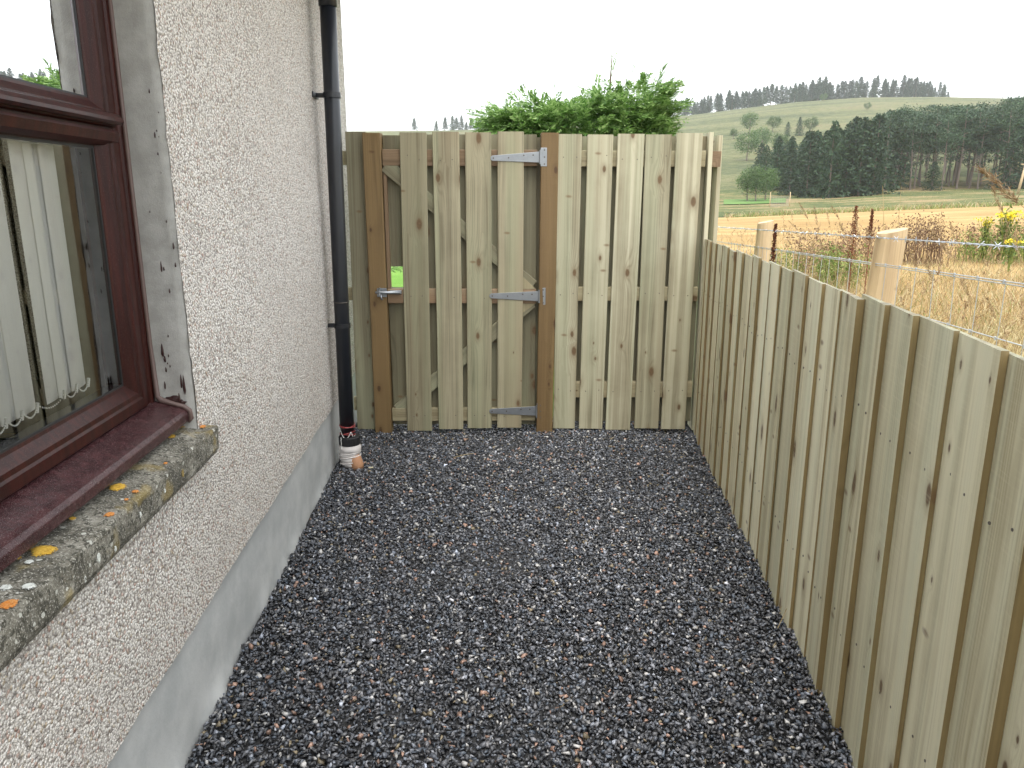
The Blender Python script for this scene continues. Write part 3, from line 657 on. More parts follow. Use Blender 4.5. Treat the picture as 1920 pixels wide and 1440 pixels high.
def board(name, parent, mat, xb, xt, y, z0, z1, t_=0.02, w_=None, warp=0.003):
    """upright board; xb, xt = (left, right) at foot and head, y = front face, in parent coordinates"""
    _bid[0] += 1
    w_ = ((xb[1]-xb[0]) + (xt[1]-xt[0]))/2; cb = sum(xb)/2; ct = sum(xt)/2; L = z1 - z0
    me = board_mesh(w_, t_, L, _bid[0], warp=warp)
    o = mesh_obj(name, me, mat, parent, (cb, y + t_/2, z0), (random.uniform(-.001, .001), math.atan2(ct-cb, L), 0)); return o
def rail(name, parent, mat, x0, x1, y, z0, z1, t_=0.04):
    _bid[0] += 1
    me = board_mesh(z1-z0, t_, x1-x0, _bid[0], warp=.0012)
    return mesh_obj(name, me, mat, parent, (x0, y + t_/2, (z0+z1)/2), (0, R(90), 0))
def nails(parent, pts, y, name='nail_heads'):
    m = MB()
    for x, z in pts: m.disc((x, y - .0012, z), (0, 1, 0), .0034, .004, 6)
    return tag(m.obj(name, M['nail'], parent), kind='stuff')

# --- two brown posts either side of the gate
p1 = empty('gate_post', (-.832, 4.80, 0)); tag(p1, 'brown square timber post carrying the gate latch beside the house', 'post')
mesh_obj('timber', board_mesh(.106, .10, 2.04, 1, .004, .003, 6), M['post'], p1, (-.003, 0, -.2), (0, .003, 0))
p2 = empty('gate_post', (.216, 4.79, 0)); tag(p2, 'brown square timber post with three gate hinges', 'post')
mesh_obj('timber', board_mesh(.104, .10, 2.04, 2, .004, .003, 6), M['post'], p2, (-.008, 0, -.2), (0, .0065, 0))

# --- gate
G = Vector((-.30, 4.75, 0)); gate = empty('garden_gate', G); tag(gate, 'timber garden gate of spaced upright boards with diagonal braces', 'gate')
def gx(v): return v - G.x
FB = [((-.675, -.516), (-.663, -.505)), ((-.474, -.319), (-.470, -.309)), ((-.284, -.132), (-.281, -.123)), ((-.094, .062), (-.088, .069))]
zs_b = [.004, .016, .022, .026]; zs_t = [1.842, 1.846, 1.842, 1.847]
gn = []
for (xb, xt), zb_, zt_ in zip(FB, zs_b, zs_t):
    board('board', gate, M['gate_board'], [gx(v) for v in xb], [gx(v) for v in xt], 0.0, zb_, zt_)
    for z in (1.70, .872, .105):
        for f in (.28, .72):
            q = z/1.84; x = (xb[0]*(1-q) + xt[0]*q)*(1-f) + (xb[1]*(1-q) + xt[1]*q)*f; gn.append((gx(x), z + random.uniform(-.02, .02)))
nails(gate, gn, 0.0)
for z0, z1, mt in ((1.652, 1.746, 'rail'), (.827, .917, 'rail'), (.064, .150, 'pale_rail')):
    rail('rail', gate, M[mt], gx(-.772), gx(.150), .021, z0, z1, .040)
# back boards; the first is cut away as a hand hole above the latch
BBX = [(-.772, -.655), (-.578, -.428), (-.395, -.245), (-.205, -.055), (.0, .148)]
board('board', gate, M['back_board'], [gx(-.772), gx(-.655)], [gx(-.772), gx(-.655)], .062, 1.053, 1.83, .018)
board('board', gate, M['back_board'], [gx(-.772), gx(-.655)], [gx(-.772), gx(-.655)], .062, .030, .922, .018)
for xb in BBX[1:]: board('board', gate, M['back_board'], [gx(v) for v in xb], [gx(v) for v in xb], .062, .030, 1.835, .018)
MB().box(gx(-.772), gx(-.752), .030, .061, .92, 1.64).obj('stile', M['rail'], gate)
def brace(xa, za, xb, zb_, wd=.085):
    a = Vector((gx(xa), 0, za)); b = Vector((gx(xb), 0, zb_)); d = b - a
    me = board_mesh(wd, .034, d.length, int(za*100)); mesh_obj('brace', me, M['back_board'], gate, (a.x, .0415, a.z), (0, math.atan2(d.x, d.z), 0))
brace(-.755, 1.66, .125, .93); brace(-.735, .135, .125, .835)
MB().prism([(gx(.06), .918), (gx(.148), .918), (gx(.06), 1.0)], .022, .060, 'y').obj('corner_block', M['pale_rail'], gate)
MB().prism([(gx(.06), .826), (gx(.148), .826), (gx(.06), .765)], .022, .060, 'y').obj('corner_block', M['pale_rail'], gate)
MB().box(gx(.10), gx(.175), .083, .103, .03, 1.82).obj('stop_batten', M['back_board'], gate)
MB().box(gx(-.80), gx(-.745), .092, .108, .03, .92).box(gx(-.80), gx(-.758), .092, .108, 1.06, 1.82).obj('stop_batten', M['back_board'], gate)
# tee hinges
def hinge(zc, xp, xt_, dz):
    L = xp - xt_; m = MB()
    poly = [(gx(xp), zc - .031), (gx(xp), zc + .031), (gx(xt_) + .012, zc + dz + .015), (gx(xt_) + .003, zc + dz + .010), (gx(xt_), zc + dz), (gx(xt_) + .003, zc + dz - .010), (gx(xt_) + .012, zc + dz - .015)]
    m.prism(poly, -.0045, -.0008, 'y'); h = m.obj('hinge', M['zinc'], gate, bevel=.001)
    MB().box(gx(xp) + .006, gx(xp) + .044, -.0095, -.0055, zc - .053, zc + .053).obj('plate', M['zinc'], h, bevel=.001)
    MB().tube([(gx(xp) + .004, -.010, zc - .040), (gx(xp) + .004, -.010, zc + .040)], .006, 10).obj('knuckle', M['zinc'], h, smooth=False)
    sc_ = MB()
    for f in (.06, .37, .68, .87): sc_.disc((gx(xt_) + f*L, -.0044, zc + dz*(1-f) + (.012 if f > .6 else 0)), (0, -1, 0), .0045, .0016, 8)
    for z in (-.040, 0, .040): sc_.disc((gx(xp) + .029, -.0094, zc + z), (0, -1, 0), .0045, .0016, 8)
    tag(sc_.obj('screws', M['nail'], h), kind='stuff')
hinge(1.702, .163, -.128, -.006); hinge(.876, .163, -.140, .002); hinge(.138, .153, -.146, -.001)
# latch: plate on the post, bolt arm fixed to the middle rail
la = empty('gate_latch', (-.80, 4.748, .90)); la.scale = (1.12, 1.12, 1.2); tag(la, 'small bright steel gate latch on the brown post beside the house', 'latch')
MB().box(-.030, .024, -.0045, -.0005, -.024, .022).obj('plate', M['zinc'], la, bevel=.001)
MB().tube([(-.036, -.020, .002), (-.02, -.022, .002), (.04, -.018, .0), (.06, -.006, 0), (.098, -.005, -.001)], [.006, .008, .008, .007, .007], 8).obj('bolt', M['zinc'], la, smooth=True)
MB().box(.040, .104, -.008, .020, -.009, .009).obj('striker_plate', M['zinc'], la, bevel=.002)
MB().tube([(-.012, -.004, .018), (-.012, -.028, .012), (-.012, -.030, -.012), (-.012, -.004, -.018)], .0045, 8).obj('keeper', M['zinc'], la)
MB().tube([(-.006, -.022, -.008), (-.004, -.026, -.024), (.002, -.024, -.036)], .005, 8).obj('knob', M['zinc'], la, smooth=True)
MB().tube([(-.010, -.022, .008), (-.010, -.023, .028)], .003, 6).obj('pin', M['zinc'], la)

# --- fence section right of the gate
RP = Vector((.70, 4.755, 0)); pr = empty('timber_fence', RP); tag(pr, 'tall hit and miss timber fence panel with pale boards right of the gate', 'fence')
TB = [((.263, .402), (.275, .417)), ((.436, .585), (.442, .597)), ((.609, .765), (.622, .780)), ((.789, .942), (.792, .950)), ((.966, 1.122), (.969, 1.124))]
rn = []
for i, (xb, xt) in enumerate(TB):
    board('board', pr, M['board'], [v - RP.x for v in xb], [v - RP.x for v in xt], 0, .010 + random.uniform(0, .01), 1.836 + random.uniform(-.006, .004), .02)
    for z in (1.70, .885, .27):
        for f in (.22, .78):
            q = z/1.84; rn.append(((xb[0]*(1-q) + xt[0]*q)*(1-f) + (xb[1]*(1-q) + xt[1]*q)*f - RP.x, z + random.uniform(-.012, .012)))
nails(pr, rn, 0)
for z0, z1 in ((1.648, 1.741), (.841, .928), (.22, .323)): rail('rail', pr, M['pale_rail'], .27 - RP.x, 1.155 - RP.x, .021, z0, z1, .042)
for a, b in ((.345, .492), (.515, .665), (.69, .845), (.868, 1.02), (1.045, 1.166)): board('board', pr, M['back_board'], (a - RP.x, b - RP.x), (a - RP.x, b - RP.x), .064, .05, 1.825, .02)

# --- narrow section between post and house
LP = Vector((-.94, 4.80, 0)); pl = empty('timber_fence', LP); tag(pl, 'narrow fence section of one grey board between house corner and brown post', 'fence')
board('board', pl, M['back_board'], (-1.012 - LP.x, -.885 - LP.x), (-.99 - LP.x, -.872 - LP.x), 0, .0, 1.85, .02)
for z0, z1 in ((1.66, 1.74), (.84, .92), (.12, .21)): rail('rail', pl, M['pale_rail'], -1.028 - LP.x, -.87 - LP.x, .022, z0, z1, .04)

# --- return run going away behind the corner
RT = Vector((1.19, 4.79, 0)); rt = empty('timber_fence', RT); tag(rt, 'tall fence return seen edge on at the far end of the low fence', 'fence')
def side_board(name, x, y0, z0, z1, mt, t_=.026, w_=.145, lean=0.0):
    _bid[0] += 1; me = board_mesh(w_, t_, z1-z0, _bid[0])
    mesh_obj(name, me, M[mt], rt, (x - RT.x + t_/2, y0 - RT.y + w_/2, z0), (0, lean, R(90)))
for k in range(4): side_board('board', 1.168 - .002*k, 4.772 + .215*k, .0, 1.845 - .004*k, 'board')
for k in range(4): side_board('board', 1.252 + .006*k, 4.875 + .215*k, .0, 1.835 - .004*k, 'board')
for z0, z1 in ((1.648, 1.738), (.84, .93), (.22, .32)):
    _bid[0] += 1; mesh_obj('rail', board_mesh(z1-z0, .052, .95, _bid[0], warp=.001), M['rail'], rt, (1.224 - RT.x, 4.795 - RT.y, (z0+z1)/2), (R(-90), R(90), 0))

# --- low overlapping fence along the right
FX, FR_ = .787, R(-4.70)
lf = empty('low_fence', (FX, 0, 0), FR_); tag(lf, 'low close boarded timber fence running along the right of the gravel', 'fence')
edges = [.33, .505, .68, .85, 1.02, 1.19, 1.358, 1.542, 1.727, 1.898, 2.069, 2.249, 2.413, 2.596, 2.772, 2.95, 3.117, 3.274, 3.43, 3.61, 3.79, 3.973, 4.165, 4.33, 4.5, 4.667, 4.74]
edges = [e/math.cos(FR_) for e in edges]; fn = MB()
for i in range(len(edges)-1):
    rs = random.Random(400+i); w_ = edges[i+1] - edges[i] + .045; L = 1.235 + rs.uniform(-.006, .008)
    pn = (.0175 if edges[i] < 2.2 else .011) + rs.uniform(-.005, .006); th = pn - .0008
    seg = 5; V = []; F = []
    # cross-section in (x across the fence, y along it); feathered towards the far edge. local frame: x along board width
    cs = [(0, -pn), (.003, -pn - .0005), (w_*.5, -pn*.45), (w_, .0015), (w_, .0105), (w_*.5, .004), (.003, -.0008), (0, -.003)]
    p1_, p2_ = rs.uniform(0, 6), rs.uniform(0, 6)
    for k in range(seg+1):
        q = k/seg
        for (u_, v_) in cs: V.append((u_ - w_/2 + .0025*math.sin(q*2.6 + p1_)*(1 if u_ < .01 else .3), v_ + .0012*math.sin(q*3 + p2_), q*L + (u_-w_/2)*rs.uniform(-.002, .002)))
    for k in range(seg):
        for c_ in range(8): F.append((k*8+c_, k*8+(c_+1) % 8, (k+1)*8+(c_+1) % 8, (k+1)*8+c_))
    F += [tuple(range(7, -1, -1)), tuple(seg*8+c_ for c_ in range(8))]
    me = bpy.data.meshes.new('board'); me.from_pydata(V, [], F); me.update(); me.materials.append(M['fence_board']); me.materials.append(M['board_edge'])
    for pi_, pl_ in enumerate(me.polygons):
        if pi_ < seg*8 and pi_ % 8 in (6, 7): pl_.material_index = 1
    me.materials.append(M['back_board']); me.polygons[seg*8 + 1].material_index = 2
    bm = bmesh.new(); bm.from_mesh(me); bmesh.ops.recalc_face_normals(bm, faces=bm.faces); bm.to_mesh(me); bm.free()
    # local x -> fence y, local y -> fence x
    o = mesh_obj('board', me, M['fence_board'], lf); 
    o.matrix_local = Matrix(((0, 1, 0, 0), (1, 0, 0, edges[i] + w_/2), (0, 0, 1, -.012), (0, 0, 0, 1)))
    for zn_ in (.30, .92):
        for f_ in (.22, .60):
            u_ = f_*w_; xs_ = np.interp(u_, [0, w_*.5, w_], [-pn, -pn*.45, .0015])
            fn.disc((xs_ + .0015, edges[i] + u_ + rs.uniform(-.008, .008), zn_ + rs.uniform(-.018, .018)), (-1, 0, 0), .0032, .003, 6)
tag(fn.obj('nail_heads', M['nail'], lf), kind='stuff')
for z in (.30, .92):
    _bid[0] += 1; mesh_obj('rail', board_mesh(.085, .038, 4.42, _bid[0], warp=.001), M['pale_rail'], lf, (.033, .33, z), (R(-90), R(90), 0))
for y_ in (1.0, 2.9, 4.62):
    mesh_obj('post', board_mesh(.09, .09, 1.30, int(y_*10)), M['post'], lf, (.100, y_, -.15))

# =================================================================== gravel
def wallx(Y): return HX - math.tan(HR)*Y
def fencex(Y): return FX + math.tan(-FR_)*Y
def gravel():
    shapes = []
    for k in range(28):
        rs = np.random.default_rng(k); bm = bmesh.new(); pts = rs.normal(size=(8, 3)); pts /= np.linalg.norm(pts, axis=1)[:, None]
        pts *= rs.uniform(.72, 1.08, (8, 1)); pts *= np.array([1.0, rs.uniform(.6, .85), rs.uniform(.38, .66)])
        for p in pts: bm.verts.new(p)
        bmesh.ops.convex_hull(bm, input=bm.verts); bmesh.ops.delete(bm, geom=[v for v in bm.verts if not v.link_faces], context='VERTS')
        bmesh.ops.triangulate(bm, faces=bm.faces); bm.verts.ensure_lookup_table(); bm.verts.index_update()
        shapes.append((np.array([v.co[:] for v in bm.verts]), np.array([[v.index for v in f.verts] for f in bm.faces]))); bm.free()
    sp_ = 0.0108; xs = np.arange(-1.15, 1.32, sp_); ys = np.arange(0.55, 5.06, sp_)
    X, Y = np.meshgrid(xs, ys); X = X.ravel(); Y = Y.ravel()
    X = X + rng.uniform(-.5, .5, len(X))*sp_*1.1; Y = Y + rng.uniform(-.5, .5, len(Y))*sp_*1.1
    lft = HX - math.tan(HR)*Y + .010; rgt = FX + math.tan(-FR_)*Y + .004
    ok = (X > lft) & (X < np.where(Y > 4.70, 1.16, rgt)) 
    X, Y, lft, rgt = X[ok], Y[ok], lft[ok], rgt[ok]; n = len(X)
    size = np.clip(rng.lognormal(math.log(.0108), .26, n), .0050, .0185)
    Z = -.006 + .024*vnoise(X*2.0, Y*2.0 + 9, 31) + .010*vnoise(X*6, Y*6, 32) + rng.uniform(-.006, .007, n)
    edge = np.minimum(X - lft, rgt - X); Z += .012*np.clip(1 - edge/.07, 0, 1)*vnoise(Y*5, X*0+4, 33)*2
    # Euler orientations mostly lying flat
    az = rng.uniform(0, 2*np.pi, n); tx = rng.normal(0, .5, n); ty = rng.normal(0, .5, n)
    ca, sa = np.cos(az), np.sin(az); cx, sx = np.cos(tx), np.sin(tx); cy, sy = np.cos(ty), np.sin(ty); z0 = np.zeros(n); o1 = np.ones(n)
    Rz = np.stack([np.stack([ca, -sa, z0], -1), np.stack([sa, ca, z0], -1), np.stack([z0, z0, o1], -1)], 1)
    Rx = np.stack([np.stack([o1, z0, z0], -1), np.stack([z0, cx, -sx], -1), np.stack([z0, sx, cx], -1)], 1)
    Ry = np.stack([np.stack([cy, z0, sy], -1), np.stack([z0, o1, z0], -1), np.stack([-sy, z0, cy], -1)], 1)
    RR = Rz @ Rx @ Ry
    g = rng.lognormal(math.log(.076), .70, n)[:, None]; hue = rng.normal(0, .05, (n, 1))
    col = g * np.concatenate([.96 - hue*.6, np.ones((n, 1)), 1.13 + hue*.8], 1)
    u = rng.random(n)
    pk = u < .024; col[pk] = np.array([.34, .215, .165]) * rng.uniform(.55, 1.3, (pk.sum(), 1))
    lt = (u > .024) & (u < .07); col[lt] = np.array([.42, .41, .40]) * rng.uniform(.6, 1.35, (lt.sum(), 1))
    bl = (u > .07) & (u < .14); col[bl] = np.array([.085, .10, .125]) * rng.uniform(.6, 1.4, (bl.sum(), 1))
    tn_ = (u > .14) & (u < .16); col[tn_] = np.array([.22, .18, .12]) * rng.uniform(.6, 1.3, (tn_.sum(), 1))
    which = rng.integers(0, len(shapes), n); Vs, Fs, Cs = [], [], []; base = 0
    for k, (sv, sf) in enumerate(shapes):
        idx = np.where(which == k)[0]; m_ = len(idx); nv = len(sv)
        v = np.einsum('nij,kj->nki', RR[idx], sv) * size[idx][:, None, None] + np.stack([X[idx], Y[idx], Z[idx]], -1)[:, None, :]
        Vs.append(v.reshape(-1, 3)); Fs.append((sf[None] + (np.arange(m_)*nv)[:, None, None] + base).reshape(-1, 3)); Cs.append(np.repeat(col[idx], nv, 0)); base += m_*nv
    me = np_mesh('gravel', np.concatenate(Vs), np.concatenate(Fs), np.concatenate(Cs))
    o = mesh_obj('gravel', me, M['gravel']); tag(o, 'wet dark grey granite chippings covering the side passage', 'gravel', kind='stuff')
gravel()
o = MB().add([(-1.2, -3, -.018), (1.4, -3, -.018), (1.45, 5.15, -.018), (-1.3, 5.15, -.018)], [(0, 1, 2, 3)]).obj('gravel_bed', M['soil']); tag(o, kind='structure')

# =================================================================== foliage tools
def blades(P0, D, L, W, droop=0.3, seg=3):
    """curved tapering ribbons. P0 (n,3) roots, D (n,3) unit directions, L lengths, W widths -> V, F (quads)"""
    n = len(P0); side = np.cross(D, rng.normal(size=(n, 3))); side /= np.linalg.norm(side, axis=1)[:, None] + 1e-9
    hz = D.copy(); hz[:, 2] = 0; hz += rng.normal(0, .3, (n, 3))*[1, 1, 0]; hz /= np.linalg.norm(hz, axis=1)[:, None] + 1e-9
    V = np.zeros((n, seg+1, 2, 3)); dr_ = (droop*rng.uniform(.3, 1.6, n))[:, None]
    for k in range(seg+1):
        q = k/seg; c = P0 + D*(L*q)[:, None] + (hz*0.8 - np.array([0, 0, .7]))*(L[:, None]*dr_*q*q)
        wd = (W*(1 - q*.92))[:, None]
        V[:, k, 0] = c - side*wd/2; V[:, k, 1] = c + side*wd/2
    b = (np.arange(n)*(seg+1)*2)[:, None]; F = []
    for k in range(seg): F.append(b + np.array([2*k, 2*k+1, 2*k+3, 2*k+2])[None])
    return V.reshape(-1, 3), np.concatenate(F)
def leaf_tris(C, L, W, up=0.0):
    """one diamond (2 tris as a quad) per centre, random attitude"""
    n = len(C); a = rng.normal(size=(n, 3)); a[:, 2] += up; a /= np.linalg.norm(a, axis=1)[:, None]
    b = np.cross(a, rng.normal(size=(n, 3))); b /= np.linalg.norm(b, axis=1)[:, None] + 1e-9
    L = np.broadcast_to(L, n)[:, None]; W = np.broadcast_to(W, n)[:, None]
    V = np.stack([C - a*L*.5, C + b*W*.5, C + a*L*.5, C - b*W*.5], 1).reshape(-1, 3)
    return V, np.arange(n*4).reshape(-1, 4)
def cat(parts):
    Vs, Fs, b = [], [], 0
    for v, f in parts: Vs.append(v); Fs.append(f + b); b += len(v)
    return np.concatenate(Vs), np.concatenate(Fs)
def unit(v): return v / (np.linalg.norm(v, axis=-1, keepdims=True) + 1e-9)

# --- tree prototypes (height 1, scaled per tree)
def trunk_mb(h, r0, lean=0.02, limbs=6, z0=.45, spread=.12, seed=0):
    rs = random.Random(seed); m = MB(); pts = [(lean*math.sin(q*2 + seed), lean*math.cos(q*3 + seed) - lean, q*h) for q in np.linspace(0, 1, 6)]
    m.tube(pts, [r0, r0*.85, r0*.7, r0*.55, r0*.35, r0*.1], 6)
    for k in range(limbs):
        q = rs.uniform(z0, .92); a = rs.uniform(0, 6.28); b = Vector((lean*math.sin(q*2 + seed), lean*math.cos(q*3 + seed) - lean, q*h)); l_ = spread*rs.uniform(.5, 1.1)
        m.tube([b, b + Vector((math.cos(a)*l_*.5, math.sin(a)*l_*.5, l_*.15)), b + Vector((math.cos(a)*l_, math.sin(a)*l_, l_*.4))], [r0*.3, r0*.2, r0*.06], 4)
    return m
def crown_pine(seed):
    global rng; rng = np.random.default_rng(seed); parts = []
    for k in range(26):
        z = rng.uniform(.50, .97); rad = .17*(1.05 - abs(z-.72)*1.9); a = rng.uniform(0, 6.28); q = rng.uniform(.2, 1)**.6*rad
        c = np.array([q*math.cos(a), q*math.sin(a), z]); n = int(rng.integers(48, 84))
        C = c + rng.normal(size=(n, 3))*np.array([.042, .042, .022])*rng.uniform(.7, 1.3); parts.append(leaf_tris(C, rng.uniform(.018, .034, n), rng.uniform(.009, .016, n), .3))
    for k in range(5):
        z = rng.uniform(.30, .5); a = rng.uniform(0, 6.28); c = np.array([.09*math.cos(a), .09*math.sin(a), z]); n = 18
        parts.append(leaf_tris(c + rng.normal(size=(n, 3))*np.array([.03, .03, .012]), .024, .012))
    return np_mesh('crown', *cat(parts))
def crown_spruce(seed, r0=.20, zl=.05, drop=.35, per=20, nb=90, pw=.75):
    global rng; rng = np.random.default_rng(seed); parts = []
    for k in range(nb):
        z = zl + (1-zl)*(k/nb)**.9; rad = r0*(1-z)**pw*rng.uniform(.55, 1.2) + .012; a = k*2.4 + rng.uniform(-.4, .4)
        n = int(per*(.4 + rad/r0)); q = rng.random(n)**.6; C = np.stack([q*rad*np.cos(a + rng.normal(0, .16, n)), q*rad*np.sin(a + rng.normal(0, .16, n)), z - drop*rad*q**1.5 + rng.normal(0, .008, n)], -1)
        parts.append(leaf_tris(C, rng.uniform(.028, .048, n), rng.uniform(.014, .026, n), -.2))
    return np_mesh('crown', *cat(parts))
def crown_broad(seed, n_cl=44, zc=.62, rx=.38, rz=.38, leaf=.042):
    global rng; rng = np.random.default_rng(seed); parts = []
    for k in range(n_cl):
        d = unit(rng.normal(size=3)); q = rng.uniform(.35, 1)**.5; c = np.array([0, 0, zc]) + d*np.array([rx, rx, rz])*q*.85; n = 60
        parts.append(leaf_tris(c + rng.normal(size=(n, 3))*.065, rng.uniform(.6, 1.2, n)*leaf, rng.uniform(.4, .8, n)*leaf))
    return np_mesh('crown', *cat(parts))
PROTO = {}
for k in range(4): PROTO['pine', k] = (trunk_mb(.93, .012, .02, 9, .35, .13, k).mesh('trunk'), crown_pine(60+k), M['pine'])
for k in range(3): PROTO['spruce', k] = (trunk_mb(.95, .014, .004, 2, .5, .05, k).mesh('trunk'), crown_spruce(80+k, .27, .03, .45, 24, 110, .5), M['spruce'])
for k in range(4): PROTO['fir', k] = (trunk_mb(.97, .012, .004, 2, .5, .04, k).mesh('trunk'), crown_spruce(90+k, .19, .12 + .06*k, .3, 30, 80, .6), M['spruce'])
for k in range(2): PROTO['broad', k] = (trunk_mb(.7, .022, .02, 8, .25, .25, k).mesh('trunk'), crown_broad(70+k), M['broad'])
TREE_NAME = {'pine': 'pine_tree', 'spruce': 'spruce_tree', 'fir': 'fir_tree', 'broad': 'broadleaf_tree'}
def tree(kind, X, Y, h, label, group, seed, wide=1.0, dz=0.0):
    rs = random.Random(seed); ks = [k for k in PROTO if k[0] == kind]; tm, cm, lm = PROTO[ks[rs.randrange(len(ks))]]
    e = empty(TREE_NAME[kind], (X, Y, tz(X, Y) - .25 + dz), rs.uniform(0, 6.28)); e.scale = (h*wide, h*wide, h)
    e.rotation_euler.x = rs.uniform(-.02, .02); tag(e, label, 'tree', group)
    mesh_obj('trunk', tm, M['bark'], e); mesh_obj('crown', cm, lm, e); return e
def pxX(px, Y): return (px - 960)/1400*Y

# pine wood: tall bare trunks on the right, dense spruces at its left end
sd_ = 1000
for Y, px0, step in ((111, 1600, 19), (116, 1590, 21), (122, 1585, 22), (130, 1600, 24), (140, 1600, 27), (152, 1610, 30), (166, 1640, 34)):
    px = px0
    while px < 2130:
        rs = random.Random(sd_); sd_ += 1
        h = np.interp(px, [1590, 1700, 1800, 1920, 2130], [10.2, 10.8, 11.6, 12.6, 14.0])*rs.uniform(.88, 1.1)
        Yj = Y + rs.uniform(-2.2, 2.2)
        front = Y < 113
        tree('pine', pxX(px, Yj), Yj, h, 'tall pine with bare pale trunk along the front edge of the wood' if front else 'pine standing deep in the dark wood below the hill',
             'front row of the pine wood' if front else 'pines inside the wood', sd_, rs.uniform(.95, 1.25))
        px += step*rs.uniform(.75, 1.25)
for Y, px0, px1, step in ((101, 1520, 1600, 22), (106, 1480, 1610, 23), (112, 1450, 1625, 21), (119, 1425, 1630, 23), (127, 1405, 1640, 24), (137, 1395, 1650, 26)):
    px = px0
    while px < px1:
        rs = random.Random(sd_); sd_ += 1
        h = np.interp(px, [1400, 1450, 1520, 1600], [6.5, 7.6, 8.6, 9.8])*rs.uniform(.9, 1.12)
        Yj = Y + rs.uniform(-2, 2)
        tree('spruce', pxX(px, Yj), Yj, h, 'dense dark spruce with branches to the ground at the left of the wood', 'spruces at the left end of the wood', sd_, rs.uniform(1.0, 1.35))
        px += step*rs.uniform(.8, 1.25)
for px, Y, h in ((1880, 107, 5.8), (1700, 108, 4.0), (1835, 108, 7.0)):
    tree('spruce', pxX(px, Y), Y, h, {1880: 'bushy low evergreen near the wooden pole at the wood edge', 1700: 'small low evergreen among the bare pine trunks', 1835: 'broad drooping evergreen left of the wooden pole'}[px], 'low evergreens at the wood edge', 77 + px, 1.5)
# conifers along the ridge
rs = random.Random(5); px = 1252
while px < 1716:
    n = 2 if rs.random() < .45 else 1
    for k in range(n):
        Y = 452 + rs.uniform(-6, 22); hp = np.interp(px, [1250, 1400, 1500, 1640, 1716], [34, 40, 42, 40, 26])*rs.uniform(.78, 1.08)
        tree('fir', pxX(px, Y), Y, hp/FPX*Y*1.03, 'hazy dark conifer in the row along the hill ridge', 'conifers along the ridge', sd_, rs.uniform(1.15, 1.7), -.5); sd_ += 1
    px += rs.uniform(4, 8.5) if rs.random() > .06 else rs.uniform(11, 15)
for px, hp in ((791, 24), (829, 19), (844, 25), (857, 27), (864, 24), (873, 27), (881, 16), (889, 22), (900, 24), (908, 26)):
    Y = 455; tree('fir', pxX(px, Y), Y, (hp + 4)/FPX*Y, 'lone small conifer on the skyline above the latch end of the gate' if px == 791 else 'small hazy conifer on the skyline left of the green bush', None if px == 791 else 'skyline conifers left of the bush', sd_, 1.5, -.8); sd_ += 1
# scattered trees on the slope and by the lawn patch
for i, (px, Y, hp, kd, lb) in enumerate([(1372, 250, 36, 'broad', 'round hazy tree alone on the left of the slope'), (1413, 250, 27, 'broad', 'greyish tree on the slope left of two dark firs'), (1438, 235, 24, 'spruce', 'short dark fir on the slope, left one of a pair'), (1458, 235, 30, 'spruce', 'dark fir on the slope, right one of a pair'), (1477, 240, 27, 'broad', 'pale bush right of the two dark firs'), (1345, 240, 18, 'broad', 'low hazy bush above the end of the tall fence'), (1395, 200, 40, 'broad', 'grey green tree above the small lawn trees'), (1425, 190, 36, 'broad', 'leafy tree at the left edge of the dark wood'), (1370, 180, 50, 'broad', 'hazy leafy tree just right of the tall fence end'), (1572, 300, 14, 'broad', 'small bush on the upper slope above the wood'), (1495, 380, 14, 'broad', 'small round bush under the ridge conifers')]):
    h = hp/FPX*Y*1.1; tree(kd, pxX(px, Y), Y, h, lb, 'trees scattered on the slope', 300+i, 1.15)
for i, (px, Y, h, lb) in enumerate([(1378, 97, 4.3, 'small leafy tree on the lawn patch, left of three'), (1393, 96, 4.6, 'small leafy tree on the lawn patch, middle of three'), (1408, 98, 4.2, 'small leafy tree on the lawn patch, right of three')]):
    tree('broad', pxX(px, Y), Y, h, lb, 'small trees on the lawn patch', 340+i, 1.0)
# lawn patch, wooden poles, net
V = []; 
for Y in (90.0, 93.5, 97, 101):
    for px in (1335, 1360, 1390, 1420, 1445): X = pxX(px, Y); V.append((X, Y, tz(X, Y) + .05))
F = [(j*5+i, j*5+i+1, (j+1)*5+i+1, (j+1)*5+i) for j in range(3) for i in range(4)]
tag(mesh_obj('lawn_patch', np_mesh('lawn_patch', V, F), M['far_lawn']), kind='structure')
def pole(name, px, ytop, ybot, Y, r_, mat, label, catg, tip=None):
    X = pxX(px, Y); z0 = tz(X, Y) - .3; z1 = zpix(ytop, Y); m = MB().tube([(0, 0, 0), (tip or 0, 0, (z1-z0)*.5), ((tip or 0)*2, 0, z1-z0)], [r_, r_*.9, r_*.75], 7)
    o = m.obj(name, mat, None, (X, Y, z0), smooth=True); return tag(o, label, catg)
po = pole('wooden_pole', 1853, 303, 372, 92, .16, M['stake'], 'pale wooden pole standing in front of the pine wood', 'pole', .25)
MB().box(-.55, .55, -.06, .06, 0, .12).obj('cross_arm', M['stake'], po, (.48, 0, zpix(303, 92) - tz(pxX(1853, 92), 92) - .05))
for px, Y in ((1417, 84), (1452, 84)): pole('net_post', px, 360, 388, Y, .05, M['stake'], 'thin post at the left of the grey net' if px == 1417 else 'thin post at the right of the grey net', 'post')
t = NT('garden_net'); gcol = t.n('BsdfDiffuse', {'Color': (0.30, 0.28, 0.26, 1)}); tr = t.n('BsdfTransparent', {}); mxs = t.n('MixShader', {0: 0.45, 1: tr, 2: gcol}); t.t.links.new(mxs, t.out.inputs['Surface'])
a, b = pxX(1417, 84), pxX(1452, 84); z0, z1 = tz(a, 84), zpix(369, 84)
nb = MB(); 
for k in range(13): f = k/12; nb.tube([(a + (b-a)*f, 84, z0), (a + (b-a)*f, 84.05, z1)], .012, 3)
